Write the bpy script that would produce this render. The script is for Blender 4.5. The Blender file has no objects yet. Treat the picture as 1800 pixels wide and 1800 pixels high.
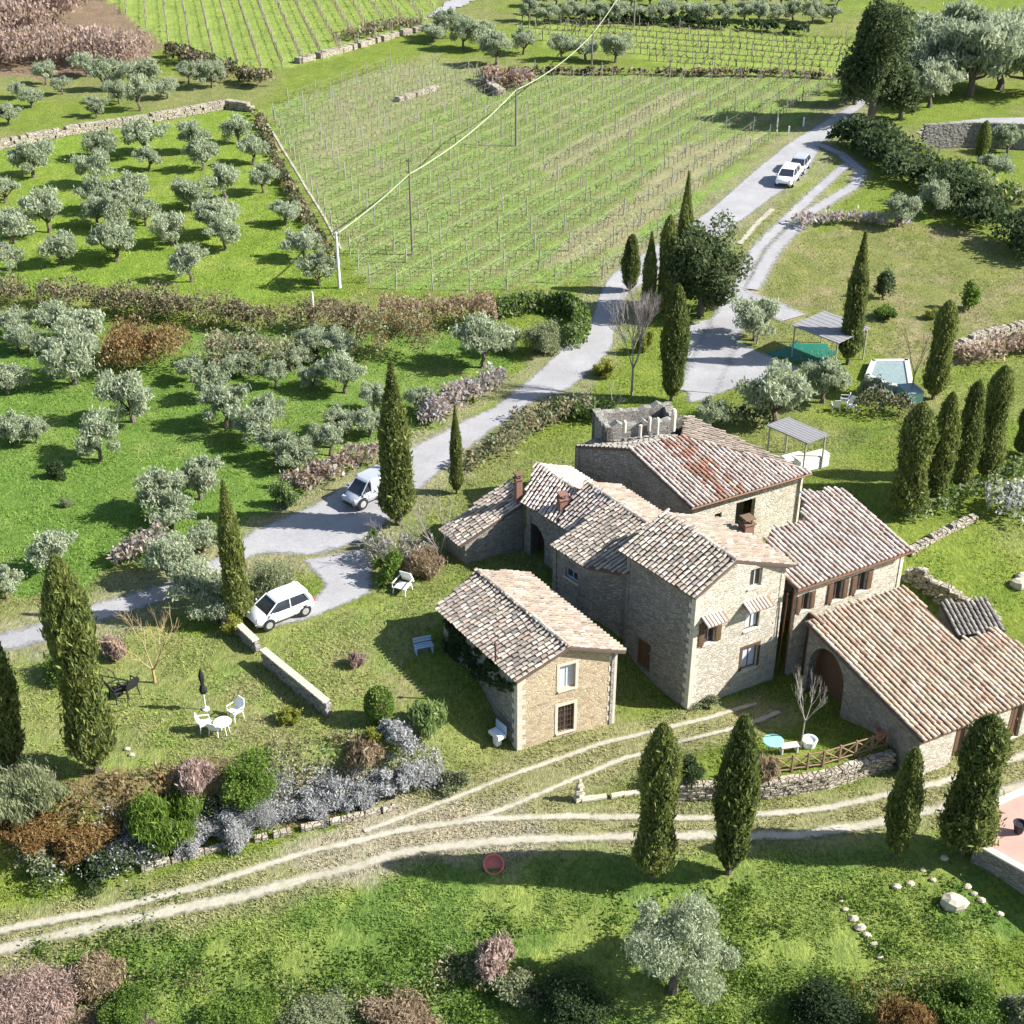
import bpy, math, random
import numpy as np
from mathutils import Vector, Matrix
from mathutils.geometry import tessellate_polygon
S = bpy.context.scene
COL = S.collection
R = math.radians
PI = math.pi
# ------------------------------------------------------------------ camera
CAMH, PITCH, FPX = 42.0, 30.0, 2338.0
cd = bpy.data.cameras.new('camera'); cam = bpy.data.objects.new('camera', cd); COL.objects.link(cam)
cam.location = (0, 0, CAMH); cam.rotation_euler = (R(90 - PITCH), 0, 0)
cd.sensor_width = 36; cd.lens = FPX / 1800 * 36; cd.clip_start = 1; cd.clip_end = 3000
S.camera = cam
# ------------------------------------------------------------------ light
SUN_EL, SUN_AZ = 36.0, -4.0      # degrees above the horizon, degrees from +X towards +Y
w = bpy.data.worlds.new('World'); S.world = w; w.use_nodes = True
nt = w.node_tree; bg = nt.nodes['Background']
sky = nt.nodes.new('ShaderNodeTexSky'); sky.sky_type = 'NISHITA'; sky.sun_disc = False
sky.sun_elevation = R(SUN_EL); sky.sun_rotation = R(90 - SUN_AZ); sky.altitude = 300
nt.links.new(sky.outputs[0], bg.inputs[0]); bg.inputs[1].default_value = 0.088
sd = bpy.data.lights.new('sun', 'SUN'); sun = bpy.data.objects.new('sun', sd); COL.objects.link(sun)
sd.energy = 5.0; sd.angle = R(0.5); sd.color = (1.0, 0.975, 0.94)
sv = Vector((math.cos(R(SUN_EL)) * math.cos(R(SUN_AZ)), math.cos(R(SUN_EL)) * math.sin(R(SUN_AZ)), math.sin(R(SUN_EL))))
sun.rotation_euler = sv.to_track_quat('Z', 'Y').to_euler(); sun.location = (60, 60, 60)
S.view_settings.view_transform = 'Standard'; S.view_settings.look = 'None'
S.view_settings.exposure = 1.2; S.view_settings.gamma = 1.0
S.render.resolution_x = 1024; S.render.resolution_y = 1024
S.render.engine = 'CYCLES'
# ------------------------------------------------------------------ terrain and measuring
ct, st = math.cos(R(PITCH)), math.sin(R(PITCH))
def sstep(a, b, v):
    t = np.clip((v - a) / (b - a), 0, 1); return t * t * (3 - 2 * t)
def vnoise(x, y, s=0):
    xi = np.floor(x); yi = np.floor(y); fx = x - xi; fy = y - yi
    fx = fx * fx * (3 - 2 * fx); fy = fy * fy * (3 - 2 * fy)
    def hsh(a, b):
        n = np.sin(a * 127.1 + b * 311.7 + s * 74.7) * 43758.5453
        return n - np.floor(n)
    a = hsh(xi, yi); b = hsh(xi + 1, yi); c = hsh(xi, yi + 1); d = hsh(xi + 1, yi + 1)
    return (a * (1 - fx) + b * fx) * (1 - fy) + (c * (1 - fx) + d * fx) * fy
def fbm(x, y, s=0, o=4):
    r = 0; a = 0.5; t = 0
    for i in range(o):
        r = r + a * vnoise(x, y, s + i * 3.1); t += a; a *= 0.5; x = x * 2.03 + 7.1; y = y * 2.03 + 3.3
    return r / t
def height(x, y):
    x = np.asarray(x, float); y = np.asarray(y, float)
    v = y - 0.33 * x - 47.5
    k = sstep(-5, 0, x)
    a = 0.9 + k * 0.9; b = a + 2.2 + k * 3.4 + 4.5 * sstep(2.5, 7, x); a = a + 1.6 * sstep(3, 7, x)
    h = 2.2 * sstep(0, 1, (v - a) / (b - a))
    h = h - 0.16 * np.clip(41.5 - y, 0, 60)
    h = h + 0.025 * np.clip(y - 100, 0, 900) + 0.03 * np.clip(y - 190, 0, 900)
    h = h + lawnbump(x, y)
    h = h + (fbm(x * 0.09, y * 0.09, 5) - 0.5) * 0.5 * sstep(0, 25, np.abs(y - 52))
    return h
_RW = np.array([[7.2, 46.35], [11.54, 46.5], [14.56, 47.2], [17.86, 48.6]])
def lawnbump(x, y):
    d = np.full(np.shape(x), 1e9); 
    for i in range(3):
        a = _RW[i]; v = _RW[i + 1] - a; t = np.clip(((x - a[0]) * v[0] + (y - a[1]) * v[1]) / (v @ v), 0, 1)
        d = np.minimum(d, np.hypot(x - a[0] - t * v[0], y - a[1] - t * v[1]))
    yl = np.interp(x, _RW[:, 0], _RW[:, 1])
    return 0.75 * (1 - sstep(1.2, 4.5, d)) * (y > yl + 0.1) * sstep(6.9, 9.0, x)
def at(px, py, z):
    x = px - 900.0; y = 900.0 - py
    dx, dy, dz = x, FPX * ct + y * st, -FPX * st + y * ct
    k = (z - CAMH) / dz
    return Vector((dx * k, dy * k, z))
def atg(px, py, up=0.0):
    z = 1.0
    for i in range(25):
        p = at(px, py, z + up); z = 0.5 * z + 0.5 * float(height(p.x, p.y))
    return Vector((p.x, p.y, float(height(p.x, p.y))))
def depth(p): return p.y * ct - (p.z - CAMH) * st
def hz(x, y): return float(height(x, y))
def zat(X, Y, py):
    a = (900 - py) / FPX
    return CAMH + Y * (a * ct - st) / (ct + a * st)
def onwall(px, py, p0, p1):      # where a sight line meets the upright plane through p0-p1: (distance along, height)
    x = px - 900.0; y = 900.0 - py
    d = Vector((x, FPX * ct + y * st, -FPX * st + y * ct))
    e = Vector((p1[0] - p0[0], p1[1] - p0[1])); L = e.length; e /= L
    n = Vector((-e.y, e.x)); k = (n.x * p0[0] + n.y * p0[1]) / (n.x * d.x + n.y * d.y)
    q = d * k
    return ((q.x - p0[0]) * e.x + (q.y - p0[1]) * e.y, CAMH + q.z)
# ------------------------------------------------------------------ helpers
def link(o, parent=None):
    COL.objects.link(o)
    if parent is not None: o.parent = parent
    return o
def mesh(name, V, F, mat, parent=None, smooth=False, col=None, mats=None, midx=None):
    me = bpy.data.meshes.new(name)
    V = np.asarray(V, dtype=np.float64).reshape(-1, 3)
    if isinstance(F, np.ndarray):
        n, k = F.shape
        me.vertices.add(len(V)); me.vertices.foreach_set('co', V.astype(np.float32).ravel())
        me.loops.add(n * k); me.loops.foreach_set('vertex_index', F.astype(np.int32).ravel())
        me.polygons.add(n); me.polygons.foreach_set('loop_start', np.arange(0, n * k, k, dtype=np.int32))
        me.polygons.foreach_set('loop_total', np.full(n, k, dtype=np.int32))
        me.update(calc_edges=True)
    else:
        me.from_pydata([tuple(v) for v in V], [], F)
    me.validate()
    for m in (mats or [mat]): me.materials.append(m)
    if midx is not None: me.polygons.foreach_set('material_index', np.asarray(midx, dtype=np.int32))
    if smooth: me.polygons.foreach_set('use_smooth', np.ones(len(me.polygons), dtype=bool))
    if col is not None:
        ca = me.color_attributes.new('Col', 'FLOAT_COLOR', 'POINT')
        c = np.ones((len(V), 4), dtype=np.float32); c[:, :3] = col
        ca.data.foreach_set('color', c.ravel())
    return link(bpy.data.objects.new(name, me), parent)
def tag(o, label, cat, group=None, kind=None):
    o['label'] = label; o['category'] = cat
    if group: o['group'] = group
    if kind: o['kind'] = kind
    return o
def empty(name, loc, rz=0.0, sc=None):
    o = bpy.data.objects.new(name, None); COL.objects.link(o); o.empty_display_size = 0.2
    o.location = loc; o.rotation_euler = (0, 0, rz)
    if sc is not None: o.scale = sc
    return o
def struct(o): o['kind'] = 'structure'; return o
def copytree(src, parent=None):
    c = src.copy(); COL.objects.link(c)
    if parent is not None: c.parent = parent
    for ch in list(src.children): copytree(ch, c)
    return c
class MB:
    def __init__(s): s.V = []; s.F = []
    def add(s, V, F):
        n = len(s.V); s.V += [tuple(v) for v in V]; s.F += [[i + n for i in f] for f in F]; return s
    def box(s, c, d, rz=0, rx=0, ry=0, bev=0.0):
        x, y, z = d[0] / 2, d[1] / 2, d[2] / 2
        M = Matrix.Rotation(rz, 3, 'Z') @ Matrix.Rotation(ry, 3, 'Y') @ Matrix.Rotation(rx, 3, 'X')
        if bev > 0:
            b = bev; P = []
            for (zz, xx, yy) in ((-z, x - b, y - b), (-z + b, x, y), (z - b, x, y), (z, x - b, y - b)):
                P += [(-xx, -yy, zz), (xx, -yy, zz), (xx, yy, zz), (-xx, yy, zz)]
            F = [[3, 2, 1, 0], [12, 13, 14, 15]]
            for l in range(3):
                for k in range(4):
                    a = l * 4 + k; b2 = l * 4 + (k + 1) % 4; F.append([a, b2, b2 + 4, a + 4])
        else:
            P = [(-x, -y, -z), (x, -y, -z), (x, y, -z), (-x, y, -z), (-x, -y, z), (x, -y, z), (x, y, z), (-x, y, z)]
            F = [[3, 2, 1, 0], [4, 5, 6, 7], [0, 1, 5, 4], [1, 2, 6, 5], [2, 3, 7, 6], [3, 0, 4, 7]]
        return s.add([M @ Vector(p) + Vector(c) for p in P], F)
    def tube(s, pts, rad, n=6, cap=True):
        pts = [Vector(p) for p in pts]
        if not hasattr(rad, '__len__'): rad = [rad] * len(pts)
        V = []; F = []; ref = Vector((0.31, 0.17, 0.93))
        for i, p in enumerate(pts):
            d = (pts[min(i + 1, len(pts) - 1)] - pts[max(i - 1, 0)])
            if d.length < 1e-6: d = Vector((0, 0, 1))
            d.normalize(); r = ref if abs(d.dot(ref)) < 0.9 else Vector((1, 0, 0))
            a = d.cross(r).normalized(); b = d.cross(a)
            for k in range(n):
                t = 2 * PI * k / n; V.append(p + (a * math.cos(t) + b * math.sin(t)) * rad[i])
        for i in range(len(pts) - 1):
            for k in range(n):
                k2 = (k + 1) % n; F.append([i * n + k, i * n + k2, (i + 1) * n + k2, (i + 1) * n + k])
        if cap: F.append(list(range(n))[::-1]); F.append([(len(pts) - 1) * n + k for k in range(n)])
        return s.add(V, F)
    def lathe(s, prof, c=(0, 0, 0), n=16, axis='Z'):
        V = []; F = []
        for r, z in prof:
            for k in range(n):
                t = 2 * PI * k / n; p = (r * math.cos(t), r * math.sin(t), z)
                if axis == 'Y': p = (p[0], p[2], p[1])
                V.append(Vector(p) + Vector(c))
        for i in range(len(prof) - 1):
            for k in range(n):
                k2 = (k + 1) % n; F.append([i * n + k, i * n + k2, (i + 1) * n + k2, (i + 1) * n + k])
        F.append(list(range(n))[::-1]); F.append([(len(prof) - 1) * n + k for k in range(n)])
        return s.add(V, F)
    def obj(s, name, mat, parent=None, smooth=False): return mesh(name, s.V, s.F, mat, parent, smooth)
# ------------------------------------------------------------------ materials
def newmat(name):
    m = bpy.data.materials.new(name); m.use_nodes = True; nt = m.node_tree
    return m, nt, nt.nodes['Principled BSDF']
def N(nt, t, **kw):
    n = nt.nodes.new('ShaderNode' + t)
    for k, v in kw.items():
        if k.startswith('i_'): n.inputs[int(k[2:]) if k[2:].isdigit() else k[2:].replace('_', ' ')].default_value = v
        else: setattr(n, k, v)
    return n
def ramp(nt, fac, stops):
    r = nt.nodes.new('ShaderNodeValToRGB'); e = r.color_ramp.elements
    while len(e) > 1: e.remove(e[-1])
    e[0].position = stops[0][0]; e[0].color = (*stops[0][1], 1)
    for p, c in stops[1:]:
        x = e.new(p); x.color = (*c, 1)
    nt.links.new(fac, r.inputs[0]); return r.outputs[0]
def mixc(nt, f, a, b, mode='MIX'):
    m = nt.nodes.new('ShaderNodeMix'); m.data_type = 'RGBA'; m.blend_type = mode
    for sock, val in ((m.inputs[0], f), (m.inputs[6], a), (m.inputs[7], b)):
        if hasattr(val, 'links') or hasattr(val, 'is_output'): nt.links.new(val, sock)
        elif isinstance(val, (tuple, list)): sock.default_value = (*val, 1)
        else: sock.default_value = val
    return m.outputs[2]
def noise(nt, scale, detail=4, rough=0.6, vec=None):
    n = N(nt, 'TexNoise'); n.inputs['Scale'].default_value = scale; n.inputs['Detail'].default_value = detail
    n.inputs['Roughness'].default_value = rough
    if vec is not None: nt.links.new(vec, n.inputs['Vector'])
    return n.outputs['Fac']
def geo_pos(nt): return N(nt, 'NewGeometry').outputs['Position']
def bump(nt, bs, h, strength=0.5, dist=0.05):
    b = N(nt, 'Bump'); b.inputs['Strength'].default_value = strength; b.inputs['Distance'].default_value = dist
    nt.links.new(h, b.inputs['Height']); nt.links.new(b.outputs[0], bs.inputs['Normal'])
def plain(name, c, rough=0.6, metal=0.0, spec=0.3, var=0.25, scale=3.0):
    m, nt, bs = newmat(name)
    n = noise(nt, scale, 5, 0.7, geo_pos(nt))
    col = mixc(nt, n, tuple(x * (1 - var) for x in c), tuple(min(1, x * (1 + var)) for x in c))
    nt.links.new(col, bs.inputs['Base Color']); bs.inputs['Roughness'].default_value = rough
    bs.inputs['Metallic'].default_value = metal; bs.inputs['Specular IOR Level'].default_value = spec
    return m
def leafmat(name, stops, trans=0.42, rough=0.6):
    m, nt, bs = newmat(name)
    g = N(nt, 'NewGeometry'); oi = N(nt, 'ObjectInfo')
    ns = noise(nt, 0.8, 3, 0.6, g.outputs['Position'])
    a = N(nt, 'Math', operation='MULTIPLY'); nt.links.new(g.outputs['Random Per Island'], a.inputs[0]); a.inputs[1].default_value = 0.45
    b = N(nt, 'Math', operation='MULTIPLY_ADD'); nt.links.new(ns, b.inputs[0]); b.inputs[1].default_value = 0.7; nt.links.new(a.outputs[0], b.inputs[2])
    c = N(nt, 'Math', operation='MULTIPLY_ADD'); nt.links.new(oi.outputs['Random'], c.inputs[0]); c.inputs[1].default_value = 0.22; nt.links.new(b.outputs[0], c.inputs[2])
    d = N(nt, 'Math', operation='SUBTRACT'); nt.links.new(c.outputs[0], d.inputs[0]); d.inputs[1].default_value = 0.18
    col = ramp(nt, d.outputs[0], stops)
    nt.links.new(col, bs.inputs['Base Color']); bs.inputs['Roughness'].default_value = rough
    bs.inputs['Specular IOR Level'].default_value = 0.2
    tr = N(nt, 'BsdfTranslucent'); nt.links.new(col, tr.inputs[0])
    mx = N(nt, 'MixShader'); mx.inputs[0].default_value = trans
    nt.links.new(bs.outputs[0], mx.inputs[1]); nt.links.new(tr.outputs[0], mx.inputs[2])
    nt.links.new(mx.outputs[0], nt.nodes['Material Output'].inputs[0])
    return m
def stonemat(name, cols, mortar, scale=4.2, mort=0.06, bs_=0.6):
    m, nt, bs = newmat(name)
    tc = geo_pos(nt)
    wob = N(nt, 'TexNoise'); wob.inputs['Scale'].default_value = 3.0; wob.inputs['Detail'].default_value = 2; nt.links.new(tc, wob.inputs['Vector'])
    va = N(nt, 'VectorMath', operation='MULTIPLY_ADD'); nt.links.new(wob.outputs['Color'], va.inputs[0]); va.inputs[1].default_value = (0.16, 0.16, 0.1); nt.links.new(tc, va.inputs[2])
    mp = N(nt, 'Mapping'); mp.inputs['Scale'].default_value = (1, 1, 1.75); nt.links.new(va.outputs[0], mp.inputs['Vector'])
    v1 = N(nt, 'TexVoronoi', feature='F1'); v1.inputs['Scale'].default_value = scale; nt.links.new(mp.outputs[0], v1.inputs['Vector'])
    v2 = N(nt, 'TexVoronoi', feature='DISTANCE_TO_EDGE'); v2.inputs['Scale'].default_value = scale; nt.links.new(mp.outputs[0], v2.inputs['Vector'])
    sep = N(nt, 'SeparateColor'); nt.links.new(v1.outputs['Color'], sep.inputs[0])
    k = len(cols); c = ramp(nt, sep.outputs[0], [(i / (k - 1), cols[i]) for i in range(k)])
    big = noise(nt, 0.55, 4, 0.6, tc)
    c = mixc(nt, 0.30, c, ramp(nt, big, [(0.3, tuple(x * 1.0 for x in mortar)), (0.7, cols[0])]), 'MIX')
    fine = noise(nt, 14, 4, 0.7, tc)
    c = mixc(nt, 0.35, c, ramp(nt, fine, [(0.3, (0.35, 0.33, 0.3)), (0.7, (1, 1, 1))]), 'MULTIPLY')
    e = ramp(nt, v2.outputs['Distance'], [(0.0, (0, 0, 0)), (mort, (1, 1, 1))])
    c = mixc(nt, e, tuple(x * 0.8 for x in mortar), c)
    nt.links.new(c, bs.inputs['Base Color']); bs.inputs['Roughness'].default_value = 0.9
    ad = N(nt, 'Math', operation='MULTIPLY_ADD'); nt.links.new(fine, ad.inputs[0]); ad.inputs[1].default_value = 0.5; nt.links.new(e, ad.inputs[2])
    bump(nt, bs, ad.outputs[0], bs_, 0.05)
    return m
M = {}
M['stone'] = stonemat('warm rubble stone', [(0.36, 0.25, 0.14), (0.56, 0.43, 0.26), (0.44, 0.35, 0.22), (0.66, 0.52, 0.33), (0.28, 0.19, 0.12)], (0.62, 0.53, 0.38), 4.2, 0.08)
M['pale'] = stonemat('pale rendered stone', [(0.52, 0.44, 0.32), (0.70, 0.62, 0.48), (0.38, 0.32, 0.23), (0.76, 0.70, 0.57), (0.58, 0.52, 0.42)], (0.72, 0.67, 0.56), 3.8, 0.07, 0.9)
M['grey'] = stonemat('shade-darkened grey stone', [(0.17, 0.155, 0.13), (0.32, 0.295, 0.25), (0.41, 0.385, 0.335), (0.22, 0.205, 0.18)], (0.36, 0.335, 0.295), 4.2, 0.08, 0.9)  # stone colour made darker and cooler to carry the shade on walls
M['drystone'] = stonemat('dry stone', [(0.42, 0.36, 0.27), (0.55, 0.49, 0.38), (0.32, 0.27, 0.21), (0.62, 0.56, 0.45)], (0.16, 0.13, 0.09), 3.2, 0.10, 0.9)
M['quoin'] = plain('pale dressed stone', (0.55, 0.50, 0.40), 0.85)
M['lintel'] = plain('old timber lintel', (0.16, 0.10, 0.06), 0.8)
M['wood'] = plain('brown painted wood', (0.13, 0.075, 0.045), 0.6)
M['oldwood'] = plain('weathered fence wood', (0.26, 0.17, 0.10), 0.85)
M['greywood'] = plain('grey weathered boards', (0.24, 0.235, 0.235), 0.8)
M['glass'] = plain('dark window glass', (0.03, 0.035, 0.045), 0.12, 0, 0.6)
M['paleblind'] = plain('pale blue window blind', (0.50, 0.55, 0.62), 0.5)
M['dark'] = plain('dark interior', (0.02, 0.018, 0.016), 0.9)
M['brick'] = plain('old dark brick', (0.22, 0.115, 0.085), 0.85, scale=12)
M['copper'] = plain('copper pipe', (0.16, 0.08, 0.05), 0.5, 0.5)
M['cement'] = plain('cement', (0.48, 0.46, 0.42), 0.85)
M['bark'] = plain('grey bark', (0.13, 0.105, 0.08), 0.9, scale=14)
M['palebark'] = plain('pale bark', (0.42, 0.38, 0.33), 0.9, scale=14)
M['twig'] = plain('brown twigs', (0.20, 0.135, 0.085), 0.9)
M['greytwig'] = plain('grey twigs', (0.27, 0.23, 0.22), 0.9)
M['ochretwig'] = plain('ochre twigs', (0.36, 0.26, 0.13), 0.9)
M['vine'] = plain('bare vine wood', (0.20, 0.15, 0.11), 0.9)
M['post'] = plain('grey wooden post', (0.33, 0.32, 0.27), 0.85)
M['darkpost'] = plain('dark wooden pole', (0.17, 0.15, 0.12), 0.85)
M['concrete'] = plain('pale concrete pole', (0.55, 0.54, 0.50), 0.8)
M['wire'] = plain('thick pale cable', (0.30, 0.33, 0.19), 0.6)
M['fwire'] = plain('steel wire', (0.25, 0.25, 0.25), 0.5, 0.6)
M['white'] = plain('white plastic', (0.80, 0.80, 0.80), 0.45, var=0.04)
M['carwhite'] = plain('white car paint', (0.80, 0.80, 0.80), 0.25, 0, 0.6, var=0.03)
M['carsilver'] = plain('silver car paint', (0.42, 0.44, 0.47), 0.35, 0.2, 0.5, var=0.05)
M['rubber'] = plain('black rubber', (0.02, 0.02, 0.02), 0.8)
M['alloy'] = plain('alloy wheel', (0.55, 0.55, 0.56), 0.35, 0.6)
M['blackp'] = plain('black plastic', (0.025, 0.025, 0.028), 0.5)
M['lamp'] = plain('lamp glass', (0.5, 0.52, 0.55), 0.1, 0, 0.7)
M['red'] = plain('red plastic', (0.45, 0.03, 0.02), 0.4)
M['blackfab'] = plain('black fabric', (0.018, 0.02, 0.018), 0.9)
M['teal'] = plain('teal net', (0.01, 0.13, 0.085), 0.7)
M['turq'] = plain('turquoise paint', (0.24, 0.46, 0.42), 0.5, var=0.08)
M['water'] = plain('grey pool cover', (0.22, 0.28, 0.27), 0.5, var=.45)
M['terra'] = plain('terracotta', (0.52, 0.22, 0.13), 0.8, var=0.2, scale=6)
M['blue'] = plain('shade-blue white paint', (0.35, 0.48, 0.62), 0.5)  # white with the blue of shade put into its colour
M['rock'] = plain('pale limestone rock', (0.48, 0.42, 0.31), 0.9, var=0.35, scale=4)
M['metal'] = plain('galvanised metal', (0.45, 0.46, 0.47), 0.4, 0.7)
M['asphaltish'] = None
# roof tiles: colour per tile carried by the mesh (fired clay, lichen), plus fine weathering
def tilemat(name, k=0.5):
    m, nt, bs = newmat(name)
    a = N(nt, 'Attribute'); a.attribute_name = 'Col'
    f = noise(nt, 9, 5, 0.75, geo_pos(nt)); g = noise(nt, 1.1, 4, 0.65, geo_pos(nt))
    c = mixc(nt, k, a.outputs['Color'], ramp(nt, f, [(0.3, (0.30, 0.28, 0.25)), (0.62, (1.1, 1.08, 1.05))]), 'MULTIPLY')
    c = mixc(nt, ramp(nt, g, [(0.5, (0, 0, 0)), (0.72, (0.4, 0.4, 0.4))]), c, (0.36, 0.33, 0.22))
    nt.links.new(c, bs.inputs['Base Color']); bs.inputs['Roughness'].default_value = 0.9
    bump(nt, bs, f, 0.5, 0.03)
    return m
M['tile'] = tilemat('clay tile')
M['pan'] = plain('dark clay under tiles', (0.12, 0.085, 0.065), 0.95, scale=5)
# ground
def groundmat():
    m, nt, bs = newmat('grassland')
    a = N(nt, 'Attribute'); a.attribute_name = 'Col'; p = geo_pos(nt)
    f = noise(nt, 3.5, 6, 0.75, p); g = noise(nt, 0.6, 5, 0.65, p)
    mp = N(nt, 'Mapping'); mp.inputs['Scale'].default_value = (1.0, 0.45, 1); nt.links.new(p, mp.inputs['Vector'])
    s = noise(nt, 7, 4, 0.8, mp.outputs[0])
    c = mixc(nt, 0.8, a.outputs['Color'], ramp(nt, f, [(0.3, (0.5, 0.52, 0.5)), (0.7, (1.3, 1.25, 1.2))]), 'MULTIPLY')
    c = mixc(nt, 0.75, c, ramp(nt, g, [(0.3, (0.72, 0.8, 0.75)), (0.7, (1.22, 1.15, 1.05))]), 'MULTIPLY')
    c = mixc(nt, 0.6, c, ramp(nt, s, [(0.36, (0.45, 0.5, 0.42)), (0.58, (1.2, 1.2, 1.2))]), 'MULTIPLY')
    nt.links.new(c, bs.inputs['Base Color']); bs.inputs['Roughness'].default_value = 1.0; bs.inputs['Specular IOR Level'].default_value = 0.05
    ad = N(nt, 'Math', operation='ADD'); nt.links.new(f, ad.inputs[0]); nt.links.new(s, ad.inputs[1])
    bump(nt, bs, ad.outputs[0], 0.9, 0.14)
    return m
M['ground'] = groundmat()
def gravelmat(name, a, b, c3, sc=1.0, wear=0.0):
    m, nt, bs = newmat(name); p = geo_pos(nt)
    f = noise(nt, 6, 6, 0.8, p); g = noise(nt, 0.35 * sc, 5, 0.6, p); h = noise(nt, 1.3, 4, 0.7, p)
    c = ramp(nt, g, [(0.3, a), (0.7, b)])
    c = mixc(nt, ramp(nt, h, [(0.52, (0, 0, 0)), (0.75, (0.75, 0.75, 0.75))]), c, c3)
    c = mixc(nt, 0.5, c, ramp(nt, f, [(0.3, (0.6, 0.6, 0.6)), (0.65, (1.15, 1.15, 1.15))]), 'MULTIPLY')
    nt.links.new(c, bs.inputs['Base Color']); bs.inputs['Roughness'].default_value = 0.95
    bump(nt, bs, f, 0.5, 0.05)
    ea = N(nt, 'Attribute'); ea.attribute_name = 'Col'; sp = N(nt, 'SeparateColor'); nt.links.new(ea.outputs['Color'], sp.inputs[0])
    n2 = noise(nt, 2.2, 6, 0.8, p)          # ragged border where grass has crept over the stones
    n5 = noise(nt, 0.45, 3, 0.6, p); k5 = N(nt, 'Math', operation='MULTIPLY_ADD'); nt.links.new(n5, k5.inputs[0]); k5.inputs[1].default_value = wear; nt.links.new(n2, k5.inputs[2])
    d = N(nt, 'Math', operation='SUBTRACT'); nt.links.new(sp.outputs[0], d.inputs[0]); nt.links.new(k5.outputs[0], d.inputs[1])
    al = ramp(nt, d.outputs[0], [(0.0, (0, 0, 0)), (0.3, (1, 1, 1))])
    tr = N(nt, 'BsdfTransparent'); mx = N(nt, 'MixShader'); nt.links.new(al, mx.inputs[0]); nt.links.new(tr.outputs[0], mx.inputs[1]); nt.links.new(bs.outputs[0], mx.inputs[2])
    nt.links.new(mx.outputs[0], nt.nodes['Material Output'].inputs[0])
    return m
M['gravel'] = gravelmat('white gravel', (0.27, 0.262, 0.26), (0.36, 0.35, 0.345), (0.32, 0.30, 0.275))
M['dirt'] = gravelmat('pale dirt', (0.36, 0.325, 0.24), (0.46, 0.425, 0.33), (0.26, 0.26, 0.13), wear=0.2)
def grassmat():
    m, nt, bs = newmat('grass blades')
    a = N(nt, 'Attribute'); a.attribute_name = 'Col'; g = N(nt, 'NewGeometry')
    c = mixc(nt, 1.0, a.outputs['Color'], ramp(nt, g.outputs['Random Per Island'], [(0, (0.85, 0.9, 0.85)), (1, (1.35, 1.3, 1.3))]), 'MULTIPLY')
    nt.links.new(c, bs.inputs['Base Color']); bs.inputs['Roughness'].default_value = 0.8; bs.inputs['Specular IOR Level'].default_value = 0.1
    tr = N(nt, 'BsdfTranslucent'); nt.links.new(c, tr.inputs[0]); mx = N(nt, 'MixShader'); mx.inputs[0].default_value = 0.35
    nt.links.new(bs.outputs[0], mx.inputs[1]); nt.links.new(tr.outputs[0], mx.inputs[2]); nt.links.new(mx.outputs[0], nt.nodes['Material Output'].inputs[0])
    return m
M['grass'] = grassmat()
L_ = {
 'olive': [(0.0, (0.20, 0.235, 0.13)), (0.4, (0.33, 0.375, 0.23)), (0.75, (0.45, 0.49, 0.33)), (1.0, (0.58, 0.61, 0.46))],
 'cypress': [(0.0, (0.022, 0.040, 0.016)), (0.35, (0.12, 0.155, 0.045)), (0.7, (0.27, 0.30, 0.085)), (1.0, (0.44, 0.45, 0.17))],
 'oak': [(0.0, (0.03, 0.055, 0.022)), (0.5, (0.09, 0.125, 0.05)), (1.0, (0.20, 0.23, 0.10))],
 'green': [(0.0, (0.04, 0.085, 0.015)), (0.5, (0.13, 0.21, 0.035)), (1.0, (0.27, 0.37, 0.07))],
 'lime': [(0.0, (0.09, 0.14, 0.04)), (0.5, (0.20, 0.28, 0.09)), (1.0, (0.36, 0.42, 0.17))],
 'brown': [(0.0, (0.15, 0.10, 0.06)), (0.5, (0.32, 0.24, 0.15)), (1.0, (0.48, 0.39, 0.26))],
 'rust': [(0.0, (0.12, 0.06, 0.025)), (0.5, (0.26, 0.16, 0.06)), (1.0, (0.36, 0.27, 0.11))],
 'pink': [(0.0, (0.24, 0.165, 0.13)), (0.5, (0.42, 0.31, 0.255)), (1.0, (0.58, 0.46, 0.39))],
 'lav': [(0.0, (0.24, 0.24, 0.24)), (0.5, (0.43, 0.43, 0.42)), (1.0, (0.64, 0.63, 0.61))],
 'sage': [(0.0, (0.13, 0.155, 0.07)), (0.5, (0.26, 0.29, 0.15)), (1.0, (0.42, 0.44, 0.27))],
 'yellow': [(0.0, (0.12, 0.14, 0.02)), (0.5, (0.28, 0.30, 0.05)), (1.0, (0.45, 0.45, 0.10))],
 'ivy': [(0.0, (0.02, 0.035, 0.015)), (0.5, (0.05, 0.08, 0.03)), (1.0, (0.10, 0.14, 0.05))],
}
LM = {k: leafmat(k + ' leaves', v) for k, v in L_.items()}
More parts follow.
